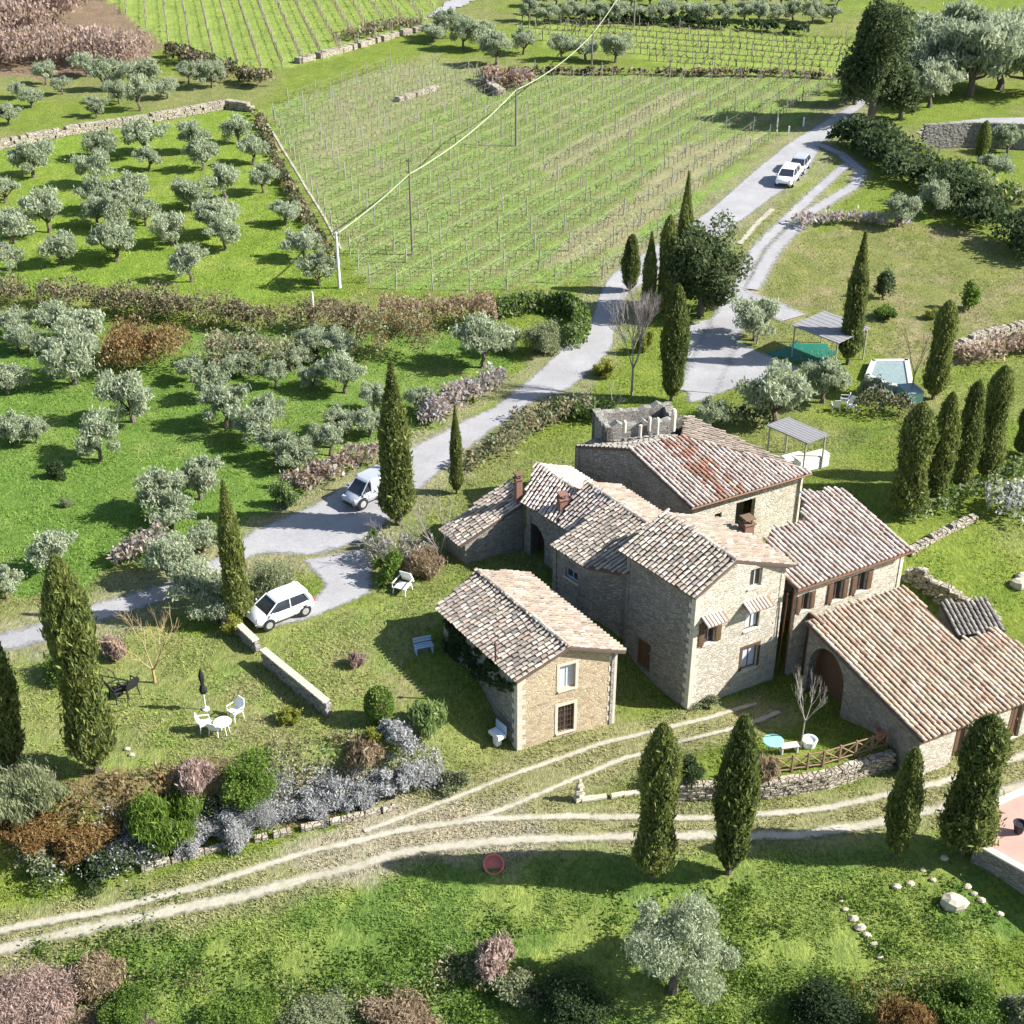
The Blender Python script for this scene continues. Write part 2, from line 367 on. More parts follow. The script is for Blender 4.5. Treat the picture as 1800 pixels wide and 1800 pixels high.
# ------------------------------------------------------------------ foliage kit
def leaves(C, size, rng, elong=1.8, upb=0.0, out=None):
    n = len(C)
    a = rng.normal(size=(n, 3)); a[:, 2] += upb * 3
    if out is not None: a += out
    a /= np.linalg.norm(a, axis=1)[:, None] + 1e-9
    b = np.cross(a, rng.normal(size=(n, 3))); b /= np.linalg.norm(b, axis=1)[:, None] + 1e-9
    s = size * rng.uniform(0.6, 1.4, (n, 1))
    a = a * s * elong / 2; b = b * s / 2
    V = np.stack([C - a, C + b, C + a, C - b], axis=1).reshape(-1, 3)
    return V, np.arange(n * 4).reshape(n, 4)
def clumps(rng, K, R3, z0, n, cr=0.34, low=-0.5, gap=0.0, inner=0.45):
    d = rng.normal(size=(K * 3, 3)); d /= np.linalg.norm(d, axis=1)[:, None]
    d = d[d[:, 2] > low][:K]; K = len(d)
    rr = rng.uniform(inner, 0.95, (K, 1)) * rng.uniform(0.82, 1.12, (K, 1))
    cc = d * rr * np.array(R3) * (1 - cr * 0.6); cc[:, 2] += z0
    sz = rng.uniform(0.6, 1.25, K) * cr
    idx = rng.integers(0, K, n)
    u = rng.normal(size=(n, 3)); u /= np.linalg.norm(u, axis=1)[:, None]
    rad = rng.uniform(0.25, 1.0, (n, 1)) ** 0.6
    P = cc[idx] + u * rad * sz[idx][:, None] * np.array(R3)
    return P, cc
def twigs(mb, rng, start, ends, r0, r1, n=4, kink=0.12):
    for e in ends:
        s = Vector(start); e = Vector(e); m = (s + e) / 2 + Vector(rng.normal(size=3)) * kink * (e - s).length
        mb.tube([s, m, e], [r0, (r0 + r1) / 2, r1], n)
PROTO = {}
def proto_olive(i, mat='olive', n=5600, leaf=0.055):
    key = ('olive', i, mat)
    if key in PROTO: return PROTO[key]
    rng = np.random.default_rng(100 + i)
    P, cc = clumps(rng, 30, (1.25, 1.25, 1.0), 1.12, n, 0.27, -0.65, inner=0.3)
    st_n = int(n * .16); q = rng.integers(0, n, st_n); ctr = np.array([0, 0, 0.9]); P[q] = ctr + (P[q] - ctr) * rng.uniform(1.03, 1.22, (st_n, 1))
    V, F = leaves(P, leaf, rng, 3.2, 0.45)
    me_c = mesh('crown', V, F, LM[mat])
    mb = MB()
    fork = (rng.uniform(-.08, .08), rng.uniform(-.08, .08), 0.42)
    mb.tube([(0, 0, -0.1), (0.03, 0.02, 0.2), fork], [0.13, 0.09, 0.085], 7)
    twigs(mb, rng, fork, [c for c in cc[:9]], 0.05, 0.012)
    me_t = mb.obj('trunk', M['bark'])
    PROTO[key] = (me_c.data, me_t.data)
    for o in (me_c, me_t): bpy.data.objects.remove(o)
    return PROTO[key]
def proto_cypress(i):
    key = ('cyp', i)
    if key in PROTO: return PROTO[key]
    rng = np.random.default_rng(300 + i); n = 17000
    t = rng.uniform(0.0, 1.0, n) ** 0.9; th = rng.uniform(0, 2 * PI, n)
    def prof(t): return np.clip(t / 0.10, 0.25, 1) ** 0.6 * np.clip(1 - t ** (1.9 if i in (2,) else 6.5), 0, 1) ** (0.95 if i in (2,) else 0.75) * (0.86 + 0.14 * np.sin(t * 9 + i))
    lump = 0.90 + 0.30 * (fbm(np.cos(th) * 2.2 + i * 9, np.sin(th) * 2.2 + t * 9, i, 3) - 0.45) + .25 * (fbm(np.cos(th) * 5, np.sin(th) * 5 + t * 26, i + 4, 2) - .5)
    r = prof(t) * lump * rng.uniform(0.72, 1.06, n)
    P = np.stack([np.cos(th) * r, np.sin(th) * r, 0.06 + t * 0.92], axis=1)
    # unit: radius 1, height 1. leaves are drawn in real proportions for an 8 m x 0.9 m tree
    q = rng.integers(0, n, n // 12); P[q, :2] *= rng.uniform(1.06, 1.3, (len(q), 1)); P[q, 2] += .012
    Pm = P * np.array([0.9, 0.9, 8.0])
    o = np.stack([np.cos(th) * 0.5, np.sin(th) * 0.5, np.full(n, 2.4)], axis=1)
    V, F = leaves(Pm, 0.07, rng, 3.8, 0.0, o)
    V = V / np.array([0.9, 0.9, 8.0])
    # dense inner foliage body so that no light passes straight through
    m = 14; k = 12; B = []; BF = []
    for a in range(m):
        tt = a / (m - 1); rr = float(prof(np.array(min(tt, 0.985)))) * 0.66
        for b in range(k):
            q = 2 * PI * b / k; j = rng.uniform(0.85, 1.15); B.append((math.cos(q) * rr * j, math.sin(q) * rr * j, 0.07 + tt * 0.88))
    for a in range(m - 1):
        for b in range(k): BF.append([a * k + b, a * k + (b + 1) % k, (a + 1) * k + (b + 1) % k, (a + 1) * k + b])
    n0 = len(V); V = np.vstack([V, np.array(B)]); F = np.vstack([F, np.array(BF) + n0])
    c = mesh('crown', V, F, LM['cypress'])
    mb = MB(); mb.tube([(0, 0, -0.03), (0.03, 0, 0.05), (0, 0.02, 0.5)], [0.18, 0.13, 0.05], 7)
    tr = mb.obj('trunk', M['bark'])
    PROTO[key] = (c.data, tr.data)
    for o_ in (c, tr): bpy.data.objects.remove(o_)
    return PROTO[key]
def put(root, parts):
    for nm, me in parts:
        o = bpy.data.objects.new(nm, me); COL.objects.link(o); o.parent = root
def proto_bush(kind, i, mat, n=3600, leaf=0.075, flat=0.8, K=16, elong=2.0, up=0.1, stems=None):
    key = ('bush', kind, i, elong, leaf)
    if key in PROTO: return PROTO[key]
    rng = np.random.default_rng(500 + i * 7 + len(kind))
    P, cc = clumps(rng, K, (1.08, 1.08, flat * 1.1), flat * 0.58, n, 0.33, -0.5, inner=0.2); q = rng.integers(0, n, n // 7); P[q] = P[q] * rng.uniform(1.04, 1.25, (len(q), 1))
    P[:, 2] = np.maximum(P[:, 2], 0.02)
    V, F = leaves(P, leaf, rng, elong, up)
    c = mesh('foliage', V, F, LM[mat])
    mb = MB(); twigs(mb, rng, (0, 0, -0.05), [q for q in cc[:10]], 0.035, 0.01)
    t = mb.obj('stem', stems or M['bark'])
    PROTO[key] = (c.data, t.data)
    for o_ in (c, t): bpy.data.objects.remove(o_)
    return PROTO[key]
def proto_bare(kind, i, mat, h=1.0, spread=0.5, trunk=0.3, lv=4, br=4, r0=0.03, up=0.6):
    key = ('bare', kind, i)
    if key in PROTO: return PROTO[key]
    rng = random.Random(900 + i); T = MB(); B = MB()
    T.tube([(0, 0, -0.03), (rng.uniform(-.01, .01), 0, trunk * 0.5), (0, 0, trunk)], [r0 * 1.3, r0, r0 * 0.9], 7)
    def grow(p, d, L, r, l):
        d = d.normalized(); q = p + d * L * 0.5 + Vector((rng.uniform(-1, 1), rng.uniform(-1, 1), 0)) * L * 0.06
        e = q + (d + Vector((0, 0, up * 0.25))).normalized() * L * 0.5
        B.tube([p, q, e], [r, r * 0.8, r * 0.55], 5 if l > 2 else 3, False)
        if l <= 0: return
        for k in range(br if l > 1 else br + 1):
            s = q.lerp(e, rng.uniform(0.1, 1)) if k else e
            nd = (d + Vector((rng.uniform(-1, 1), rng.uniform(-1, 1), rng.uniform(-0.35, 0.8))) * 0.75)
            grow(s, nd, L * rng.uniform(0.55, 0.8), r * 0.55, l - 1)
    for k in range(br + 1):
        a = 2 * PI * k / (br + 1) + rng.uniform(-.4, .4)
        grow(Vector((0, 0, trunk * rng.uniform(0.8, 1))), Vector((math.cos(a) * spread, math.sin(a) * spread, up)), (h - trunk) * 0.42, r0 * 0.6, lv)
    t = T.obj('trunk', mat); b = B.obj('branches', mat)
    PROTO[key] = (b.data, t.data)
    for o_ in (t, b): bpy.data.objects.remove(o_)
    return PROTO[key]
ORD = ['first', 'second', 'third', 'fourth', 'fifth', 'sixth', 'seventh', 'eighth', 'ninth', 'tenth', 'eleventh', 'twelfth', 'thirteenth', 'fourteenth',
       'fifteenth', 'sixteenth', 'seventeenth', 'eighteenth', 'nineteenth', 'twentieth', 'twenty-first', 'twenty-second', 'twenty-third', 'twenty-fourth',
       'twenty-fifth', 'twenty-sixth', 'twenty-seventh', 'twenty-eighth', 'twenty-ninth', 'thirtieth'] + ['thirty-%s' % s for s in ('first', 'second', 'third', 'fourth', 'fifth', 'sixth', 'seventh', 'eighth', 'ninth')]
def olive(cx, cy, rpx, label, group, mat='olive', name='olive_tree', i=[0], cat='olive tree'):
    i[0] += 1; p = atg(cx, cy + rpx)
    for _ in range(4):
        Rm = rpx * 1.1 * depth(p) / FPX; p = atg(cx, cy, up=Rm * 0.98)
    e1, e2 = (i[0] * .61803) % 1, (i[0] * .7548) % 1
    o = empty(name, p, (i[0] * 2.399) % 6.28, (Rm * (.86 + .3 * e1), Rm * (.86 + .3 * e2), Rm * (0.82 + 0.3 * ((i[0] * 0.37) % 1))))
    c, t = proto_olive(i[0] % 11, mat) if rpx < 70 else proto_olive(50, mat, 26000, .024); put(o, (('crown', c), ('trunk', t)))
    return tag(o, label, cat, group)
def cypress(bx, by, ty, wpx, label, group='dark green cypress trees', i=[0]):
    i[0] += 1; taper = ty in (638, 845, 1085, 408, 303, 713)
    p = atg(bx, by); d = depth(p); z = zat(p.x, p.y, ty) - p.z; r = wpx * 0.56 * d / FPX
    o = empty('cypress_tree', p, i[0] * 1.7, (r, r, z * 1.01)); c, t = proto_cypress(2 if taper else (0, 1, 3, 4)[i[0] % 4])
    put(o, (('crown', c), ('trunk', t)))
    return tag(o, label, 'cypress', group)
def bush(cx, by, wpx, hm, label, kind='green', name='shrub', cat='shrub', group=None, flat=0.8, **kw):
    p = atg(cx, by); r = wpx / 2 * depth(p) / FPX
    r_ = bush.n = bush.n + 1
    o = empty(name, p, r_ * 1.3, (r, r, hm / (flat * 1.5)))
    big = 20 if r > 2.0 else (10 if r > 1.15 else 0)
    if r > 1.15: kw = dict(kw); kw['n'] = 15000; kw['leaf'] = kw.get('leaf', .10) * (.38 if big < 20 else .2); kw['K'] = 46 if big < 20 else 70; kw['n'] = 15000 if big < 20 else 30000
    c, t = proto_bush(kind, r_ % 3 + big, kind, flat=flat, **kw); put(o, (('foliage', c), ('stem', t)))
    return tag(o, label, cat, group)
bush.n = 0
def hedge(name, pts, wid, hgt, mats, label, cat, group=None, dens=60, leaf=0.16, seed=0, flat=True, px=True, elong=2.0, up=0.3):
    """a planted or wild hedge: leaf and twig mass along a line, one mesh per kind of leaf"""
    rng = np.random.default_rng(seed + 40)
    W = [atg(*p) for p in pts] if px else [Vector((p[0], p[1], hz(*p))) for p in pts]
    o = empty(name, W[0]); base = W[0]
    seg = [(W[k + 1] - W[k]).length for k in range(len(W) - 1)]; tot = sum(seg)
    for mi, (mt, frac) in enumerate(mats):
        n = int(tot * wid * hgt * dens * frac)
        s = rng.uniform(0, tot, n); X = np.zeros((n, 3)); Nn = np.zeros((n, 2)); acc = 0
        if not flat:
            nb = max(4, int(tot * wid / (hgt * hgt) * 3.4)); bi = rng.integers(0, nb, n); rb = np.random.default_rng(seed + 900); bs_ = rb.uniform(0, tot, nb); bu = rb.uniform(-.62, .62, nb); bh = hgt * rb.uniform(.30, .62, nb); br_ = hgt * rb.uniform(.38, .72, nb)
            dd = rng.normal(size=(n, 3)); dd /= np.linalg.norm(dd, axis=1)[:, None]; dd[:, 2] = np.abs(dd[:, 2]) - .25; q_ = rng.uniform(.55, 1.08, n)
            s = np.clip(bs_[bi] + dd[:, 0] * br_[bi] * q_, 0, tot - 1e-3)
        for k in range(len(seg)):
            m = (s >= acc) & (s <= acc + seg[k]); f = ((s[m] - acc) / seg[k])[:, None]
            a = np.array(W[k]); b = np.array(W[k + 1]); X[m] = a + (b - a) * f
            d = (b - a)[:2] / np.linalg.norm((b - a)[:2]); Nn[m] = (-d[1], d[0]); acc += seg[k]
        u = rng.uniform(-1, 1, n); v = rng.uniform(0, 1, n) ** 0.7
        lum = fbm(s * 0.5 + seed, u * 2, seed + mi); hh = hgt * (0.62 + 0.75 * lum) if not flat else hgt * (0.85 + 0.25 * lum)
        prof = 1 - 0.35 * v ** 3; off = u * wid / 2 * prof * (0.75 + 0.5 * fbm(s * 0.7, v * 3, seed + 2))
        if not flat: off = bu[bi] * wid / 2 + dd[:, 1] * br_[bi] * q_
        X[:, 0] += Nn[:, 0] * off; X[:, 1] += Nn[:, 1] * off
        X[:, 2] = height(X[:, 0], X[:, 1]) + (v * hh if flat else np.maximum(.03, bh[bi] + dd[:, 2] * br_[bi] * q_))
        V, F = leaves(X - np.array(base), leaf, rng, elong, up)
        mesh('foliage', V, F, LM[mt], o)
    return tag(o, label, cat, group)
# ------------------------------------------------------------------ where things lie on the ground
def W2(pts): return np.array([[p.x, p.y] for p in (atg(*q) for q in pts)])
def inside(poly, x, y):
    r = np.zeros(np.shape(x), bool); n = len(poly)
    for i in range(n):
        x0, y0 = poly[i]; x1, y1 = poly[(i + 1) % n]
        c = ((y0 > y) != (y1 > y)) & (x < (x1 - x0) * (y - y0) / (y1 - y0 + 1e-12) + x0); r ^= c
    return r
def dline(pl, x, y):
    d = np.full(np.shape(x), 1e9)
    for i in range(len(pl) - 1):
        a = pl[i]; b = pl[i + 1]; v = b - a; L = v @ v
        t = np.clip(((x - a[0]) * v[0] + (y - a[1]) * v[1]) / L, 0, 1)
        d = np.minimum(d, np.hypot(x - a[0] - t * v[0], y - a[1] - t * v[1]))
    return d
TR = {
 'outer': W2([(-60, 1690), (0, 1672), (200, 1625), (400, 1585), (600, 1532), (720, 1497), (900, 1478), (1120, 1472), (1400, 1470), (1560, 1445), (1700, 1412), (1800, 1380), (1860, 1355)]),
 'inner': W2([(-60, 1655), (0, 1640), (200, 1600), (350, 1562), (520, 1505), (700, 1462), (850, 1441), (1000, 1437), (1250, 1440), (1450, 1424), (1650, 1378), (1800, 1330), (1860, 1305)]),
 'b1': W2([(640, 1462), (760, 1418), (900, 1365), (1050, 1310), (1150, 1285), (1250, 1262), (1330, 1238)]),
 'b2': W2([(800, 1448), (860, 1433), (960, 1392), (1080, 1340), (1200, 1305), (1320, 1272), (1370, 1252)]),
 'c1': W2([(1292, 520), (1330, 440), (1400, 370), (1470, 305), (1500, 285)]),
 'c2': W2([(1322, 510), (1360, 440), (1430, 370), (1505, 325), (1512, 300), (1480, 272), (1440, 255)]),
 'c3': W2([(1225, 690), (1285, 555), (1305, 510), (1350, 540), (1395, 560)]),
 'c4': W2([(1300, 430), (1330, 395), (1358, 368)]),
 'g1': W2([(462, 205), (520, 300), (575, 390), (600, 440)]),
}
ROADL = W2([(-60, 1112), (30, 1094), (110, 1068), (170, 1046), (250, 1025), (350, 990), (450, 918), (540, 882), (620, 835), (680, 798), (745, 765), (817, 730), (865, 706), (905, 672), (950, 637), (1000, 588), (1035, 560), (1050, 510), (1068, 478), (1150, 425), (1245, 365), (1310, 308), (1368, 260), (1397, 237), (1450, 205), (1505, 172), (1560, 140)])
ROADR = W2([(-60, 1170), (35, 1153), (110, 1135), (170, 1106), (250, 1084), (350, 1050), (450, 985), (560, 990), (650, 960), (720, 890), (775, 842), (830, 793), (907, 742), (965, 705), (1012, 690), (1055, 650), (1078, 622), (1092, 560), (1112, 520), (1205, 470), (1288, 408), (1350, 360), (1420, 312), (1455, 255), (1490, 218), (1532, 183), (1590, 145)])
YARD = W2([(1195, 570), (1262, 550), (1300, 592), (1345, 618), (1405, 640), (1420, 652), (1372, 668), (1290, 690), (1235, 712), (1198, 715), (1196, 640)])
DRIVE = W2([(515, 980), (600, 965), (668, 950), (668, 1045), (610, 1072), (548, 1096), (470, 1116), (440, 1102), (535, 1055), (556, 1030), (530, 1000)])
TOPROAD = W2([(780, 0), (870, -12), (800, 22), (725, 48)])
ROADP = np.vstack([ROADL, ROADR[::-1]])
TERR = W2([(1712, 1488), (1762, 1418), (1800, 1385), (1900, 1345), (1900, 1600), (1800, 1560)])
VINE1 = W2([(470, 195), (600, 440), (655, 510), (880, 512), (1060, 488), (1190, 400), (1340, 262), (1395, 215), (1480, 140), (960, 128), (700, 110)])
VINE2 = W2([(150, -25), (310, 88), (460, 128), (560, 108), (740, 45), (800, -25)])
VINE3 = W2([(905, 28), (1120, 42), (1340, 62), (1495, 70), (1480, 128), (1190, 126), (1120, 98), (960, 80)])
GROVE = W2([(-60, 275), (0, 262), (150, 232), (300, 208), (400, 190), (440, 195), (500, 320), (585, 460), (600, 520), (300, 530), (-60, 505)])
GROVE2 = W2([(-60, 560), (500, 580), (880, 560), (900, 640), (760, 740), (560, 860), (400, 930), (150, 1020), (-60, 1060)])
GARDEN = W2([(40, 1160), (170, 1110), (420, 1110), (640, 1060), (760, 1040), (700, 1330), (560, 1360), (190, 1360), (0, 1340)])
RFIELD = W2([(1300, 520), (1400, 420), (1520, 380), (1700, 400), (1860, 480), (1860, 600), (1600, 660), (1450, 560), (1345, 560)])
LOWER = W2([(480, 1560), (720, 1500), (1560, 1480), (1700, 1440), (1800, 1640), (1500, 1860), (300, 1860), (100, 1700)])
SCRUB = W2([(-80, -60), (150, -30), (290, 80), (230, 125), (90, 140), (-80, 130)])
BROWNBL = W2([(-60, 1700), (110, 1690), (200, 1760), (330, 1860), (-60, 1860)])
BED = W2([(-60, 1350), (170, 1360), (560, 1340), (680, 1350), (640, 1400), (200, 1500), (-60, 1560)])
_a, _b = atg(950, 480), atg(1340, 228); RN = Vector((-(_b.y - _a.y), _b.x - _a.x)).normalized()
PINKB = [W2([(1195, 250), (1335, 238), (1180, 360), (1100, 430), (960, 480), (1010, 420), (1130, 330)]), W2([(940, 290), (1180, 160), (1230, 165), (960, 320)]), W2([(600, 150), (760, 90), (880, 130), (720, 220), (560, 300), (520, 240)])]
BOXES = []
def groundcol(x, y):
    n1 = fbm(x * 0.35, y * 0.35, 1); n2 = fbm(x * 0.08, y * 0.08, 2); n3 = fbm(x * 1.4, y * 1.4, 3); n1 = n1 * .55 + n3 * .30 + fbm(x * .8, y * .8, 9) * .15
    wx = x + (fbm(x * 0.6, y * 0.6, 11) - 0.5) * 3.0; wy = y + (fbm(x * 0.6, y * 0.6, 12) - 0.5) * 3.5
    def mx(c, d, f): return c * (1 - f[:, None]) + np.array(d) * f[:, None]
    c = np.tile(np.array([0.205, 0.255, 0.045]), (len(x), 1))
    c = mx(c, (0.25, 0.245, 0.095), sstep(0.42, 0.66, n2) * 0.8)
    c = mx(c, (0.10, 0.165, 0.025), sstep(0.55, 0.75, n1) * 0.5)
    def zone(poly, col, f=1.0, nn=None, lo=0.3, hi=0.7):
        nonlocal c
        m = inside(poly, wx, wy).astype(float) * f
        if nn is not None: m = m * sstep(lo, hi, nn)
        c = mx(c, col, m)
    zone(VINE1, (0.25, 0.335, 0.085)); zone(VINE1, (0.36, 0.32, 0.17), 0.6, n1, 0.45, 0.7); zone(VINE1, (0.20, 0.28, 0.055), 0.6, n3, 0.5, 0.7)
    rw = (x * RN[0] + y * RN[1]) / 2.7; fr_ = np.abs(rw - np.round(rw)); m = inside(VINE1, x, y) * (1 - sstep(.10, .24, fr_)) * sstep(.3, .5, n3 * .5 + n1 * .5) * .55; c = mx(c, (0.20, 0.17, 0.085), m)
    for P, f in zip(PINKB, (.6, .5, .3)): zone(P, (0.40, 0.33, 0.20), f)
    zone(VINE2, (0.29, 0.36, 0.08)); zone(VINE3, (0.27, 0.34, 0.07))
    zone(GROVE, (0.205, 0.285, 0.042)); zone(GROVE, (0.29, 0.325, 0.07), 0.7, n1, 0.45, 0.7)
    zone(GROVE2, (0.155, 0.245, 0.045)); zone(GROVE2, (0.235, 0.285, 0.075), 0.7, n1, 0.45, 0.7)
    zone(GARDEN, (0.265, 0.285, 0.085)); zone(GARDEN, (0.31, 0.27, 0.13), 0.7, n1, 0.45, 0.7); zone(GARDEN, (0.19, 0.26, 0.05), 0.6, n3, 0.5, 0.7)
    zone(RFIELD, (0.225, 0.235, 0.07)); zone(RFIELD, (0.32, 0.26, 0.14), 0.7, n1, 0.45, 0.65)
    zone(LOWER, (0.16, 0.24, 0.05)); zone(LOWER, (0.25, 0.30, 0.07), 0.9, n1, 0.42, 0.62); zone(LOWER, (0.14, 0.20, 0.05), 0.7, n2, 0.5, 0.65)
    zone(BROWNBL, (0.24, 0.18, 0.12), 0.9); zone(SCRUB, (0.27, 0.18, 0.12), 0.9); zone(BED, (0.23, 0.17, 0.085), 0.85)
    for k in ('outer', 'inner', 'b1', 'b2', 'c1', 'c2', 'c3'):
        d = dline(TR[k], wx * 0.3 + x * 0.7, wy * 0.3 + y * 0.7)
        c = mx(c, (0.34, 0.31, 0.15), (1 - sstep(0.5, 1.6, d)) * 0.7)
    j = dline(W2([(560, 1505), (700, 1475), (820, 1450), (900, 1455)]), wx, wy); c = mx(c, (0.42, 0.36, 0.24), (1 - sstep(0.9, 2.4, j)) * 0.85)
    d = np.minimum(dline(ROADL, wx, wy), dline(ROADR, wx, wy)); c = mx(c, (0.33, 0.30, 0.17), (1 - sstep(0.4, 1.5, d)) * 0.7)
    c = c * np.array([0.90, 0.93, 1.05])
    return np.clip(c * (0.80 + 0.36 * n3[:, None]), 0, 1)
# ground: one sheet, finer where it is seen close
ys = [20.0]
while ys[-1] < 900: ys.append(ys[-1] + max(0.17, (ys[-1] / 42) ** 1.7 * 0.18))
ys = np.array([-60, -20, 0] + ys); U = np.concatenate([[-14, -6, -3, -2, -1.5], np.linspace(-1.18, 1.18, 330), [1.5, 2, 3, 6, 14]])
GX = (U[None, :] * (0.40 * np.maximum(ys, 20)[:, None] + 9)).ravel(); GY = np.repeat(ys, len(U))
GZ = height(GX, GY); nu = len(U); ny = len(ys)
ii = (np.arange(ny - 1)[:, None] * nu + np.arange(nu - 1)[None, :]).ravel()
g = struct(mesh('ground', np.stack([GX, GY, GZ], 1), np.stack([ii, ii + 1, ii + nu + 1, ii + nu], 1), M['ground'], smooth=True, col=groundcol(GX, GY)))
def ribbon(name, Lp, Rp, mat, up, step=0.45, cross=13, jit=0.25, fadew=1.5):
    A = []; B = []
    for i in range(len(Lp) - 1):
        n = max(1, int(max(np.linalg.norm(Lp[i + 1] - Lp[i]), np.linalg.norm(Rp[i + 1] - Rp[i])) / step))
        for k in range(n): A.append(Lp[i] + (Lp[i + 1] - Lp[i]) * k / n); B.append(Rp[i] + (Rp[i + 1] - Rp[i]) * k / n)
    A.append(Lp[-1]); B.append(Rp[-1]); A = np.array(A); B = np.array(B)
    for _ in range(3):
        A[1:-1] = (A[:-2] + A[1:-1] * 2 + A[2:]) / 4; B[1:-1] = (B[:-2] + B[1:-1] * 2 + B[2:]) / 4
    d = (B - A); d /= np.linalg.norm(d, axis=1)[:, None] + 1e-9
    A = A - d * ((fbm(A[:, 0] * .7, A[:, 1] * .7, 21) - 0.5) * jit)[:, None]; B = B + d * ((fbm(B[:, 0] * .7, B[:, 1] * .7, 22) - 0.5) * jit)[:, None]
    t = np.linspace(0, 1, cross); P = A[:, None, :] * (1 - t)[None, :, None] + B[:, None, :] * t[None, :, None]
    P = P.reshape(-1, 2); z = np.maximum.reduce([height(P[:, 0], P[:, 1]), height(P[:, 0] + .3, P[:, 1] + .3), height(P[:, 0] - .3, P[:, 1] - .3)]) + up
    wdt = np.repeat(np.linalg.norm(B - A, axis=1), cross); tt = np.tile(t, len(A)); ed = np.minimum(tt, 1 - tt) * wdt
    fade = np.minimum(fadew, wdt * 0.5); ec = 0.12 + 0.95 * np.clip(ed / fade, 0, 1); ec = np.repeat(ec[:, None], 3, 1)
    n = len(A); ii = (np.arange(n - 1)[:, None] * cross + np.arange(cross - 1)[None, :]).ravel()
    return struct(mesh(name, np.column_stack([P, z]), np.stack([ii, ii + 1, ii + cross + 1, ii + cross], 1)[:, ::-1].copy(), mat, smooth=True, col=ec))
def track(name, pl, wd, mat, up, jit=0.3):
    t = np.gradient(pl, axis=0); t /= np.linalg.norm(t, axis=1)[:, None]; n = np.stack([-t[:, 1], t[:, 0]], 1)
    return ribbon(name, pl + n * wd * 0.95, pl - n * wd * 0.95, mat, up, 0.25, 7, jit * 0.6, 2.0)
def patch(name, poly, mat, up, cell=0.5):
    x0, y0 = poly.min(0); x1, y1 = poly.max(0)
    xs = np.arange(x0 - 1, x1 + 1, cell); yy = np.arange(y0 - 1, y1 + 1, cell); X, Y = np.meshgrid(xs, yy)
    m = inside(poly, X + (fbm(X, Y, 31) - .5) * 0.8, Y + (fbm(X, Y, 32) - .5) * 0.8)
    nx = len(xs); F = []
    for j in range(len(yy) - 1):
        for i in range(nx - 1):
            if m[j, i] and m[j + 1, i] and m[j, i + 1] and m[j + 1, i + 1]: F.append([j * nx + i, j * nx + i + 1, (j + 1) * nx + i + 1, (j + 1) * nx + i])
    F = np.array(F); us, inv = np.unique(F, return_inverse=True)
    P = np.stack([X.ravel()[us], Y.ravel()[us]], 1)
    pc = np.vstack([poly, poly[:1]]); dd = dline(pc, P[:, 0], P[:, 1]); ec = np.repeat((0.15 + 0.85 * np.clip(dd / 0.9, 0, 1))[:, None], 3, 1)
    return struct(mesh(name, np.column_stack([P, height(P[:, 0], P[:, 1]) + up]), inv.reshape(F.shape), mat, smooth=True, col=ec))
ribbon('gravel_road', ROADL, ROADR, M['gravel'], 0.030)
patch('gravel_yard', YARD, M['gravel'], 0.045, 0.4)
patch('driveway', DRIVE, M['gravel'], 0.038, 0.3)
patch('far_gravel_road', TOPROAD, M['gravel'], 0.12, 1.0)
for k, wd, m_ in (('outer', 0.75, 'dirt'), ('inner', 0.55, 'dirt'), ('b1', 0.42, 'dirt'), ('b2', 0.42, 'dirt'), ('c1', 1.3, 'gravel'), ('c2', 1.5, 'gravel'), ('c3', 2.6, 'gravel'), ('c4', 0.8, 'dirt'), ('g1', 0.35, 'dirt')):
    track('wheel_track', TR[k], wd, M[m_], 0.05 + 0.004 * len(k) + 0.006 * wd)
# ------------------------------------------------------------------ buildings
UPV = Vector((0, 0, 1))
def plane_pt(px, py, p0, n):
    x = px - 900.0; y = 900.0 - py; d = Vector((x, FPX * ct + y * st, -FPX * st + y * ct)); o = Vector((0, 0, CAMH))
    return o + d * ((p0 - o).dot(n) / d.dot(n))
TC = {
 'old': [(0.44, 0.38, 0.31), (0.53, 0.465, 0.385), (0.35, 0.305, 0.255), (0.58, 0.51, 0.43), (0.40, 0.335, 0.275), (0.43, 0.335, 0.265), (0.28, 0.245, 0.21)],
 'warm2': [(0.64, 0.50, 0.36), (0.70, 0.57, 0.43), (0.58, 0.45, 0.32), (0.66, 0.47, 0.34), (0.72, 0.60, 0.46), (0.50, 0.36, 0.26)],
 'warm': [(0.37, 0.30, 0.235), (0.42, 0.345, 0.275), (0.33, 0.265, 0.205), (0.45, 0.375, 0.30), (0.36, 0.27, 0.205)],
 'pinky': [(0.56, 0.48, 0.42), (0.63, 0.54, 0.47), (0.49, 0.41, 0.36), (0.66, 0.58, 0.51), (0.52, 0.40, 0.34)],
 'red': [(0.42, 0.21, 0.14), (0.47, 0.25, 0.17), (0.36, 0.20, 0.14), (0.45, 0.29, 0.21)],
 'grey': [(0.26, 0.235, 0.205), (0.31, 0.28, 0.245), (0.21, 0.195, 0.175), (0.35, 0.315, 0.27)],
}
RK = [0]
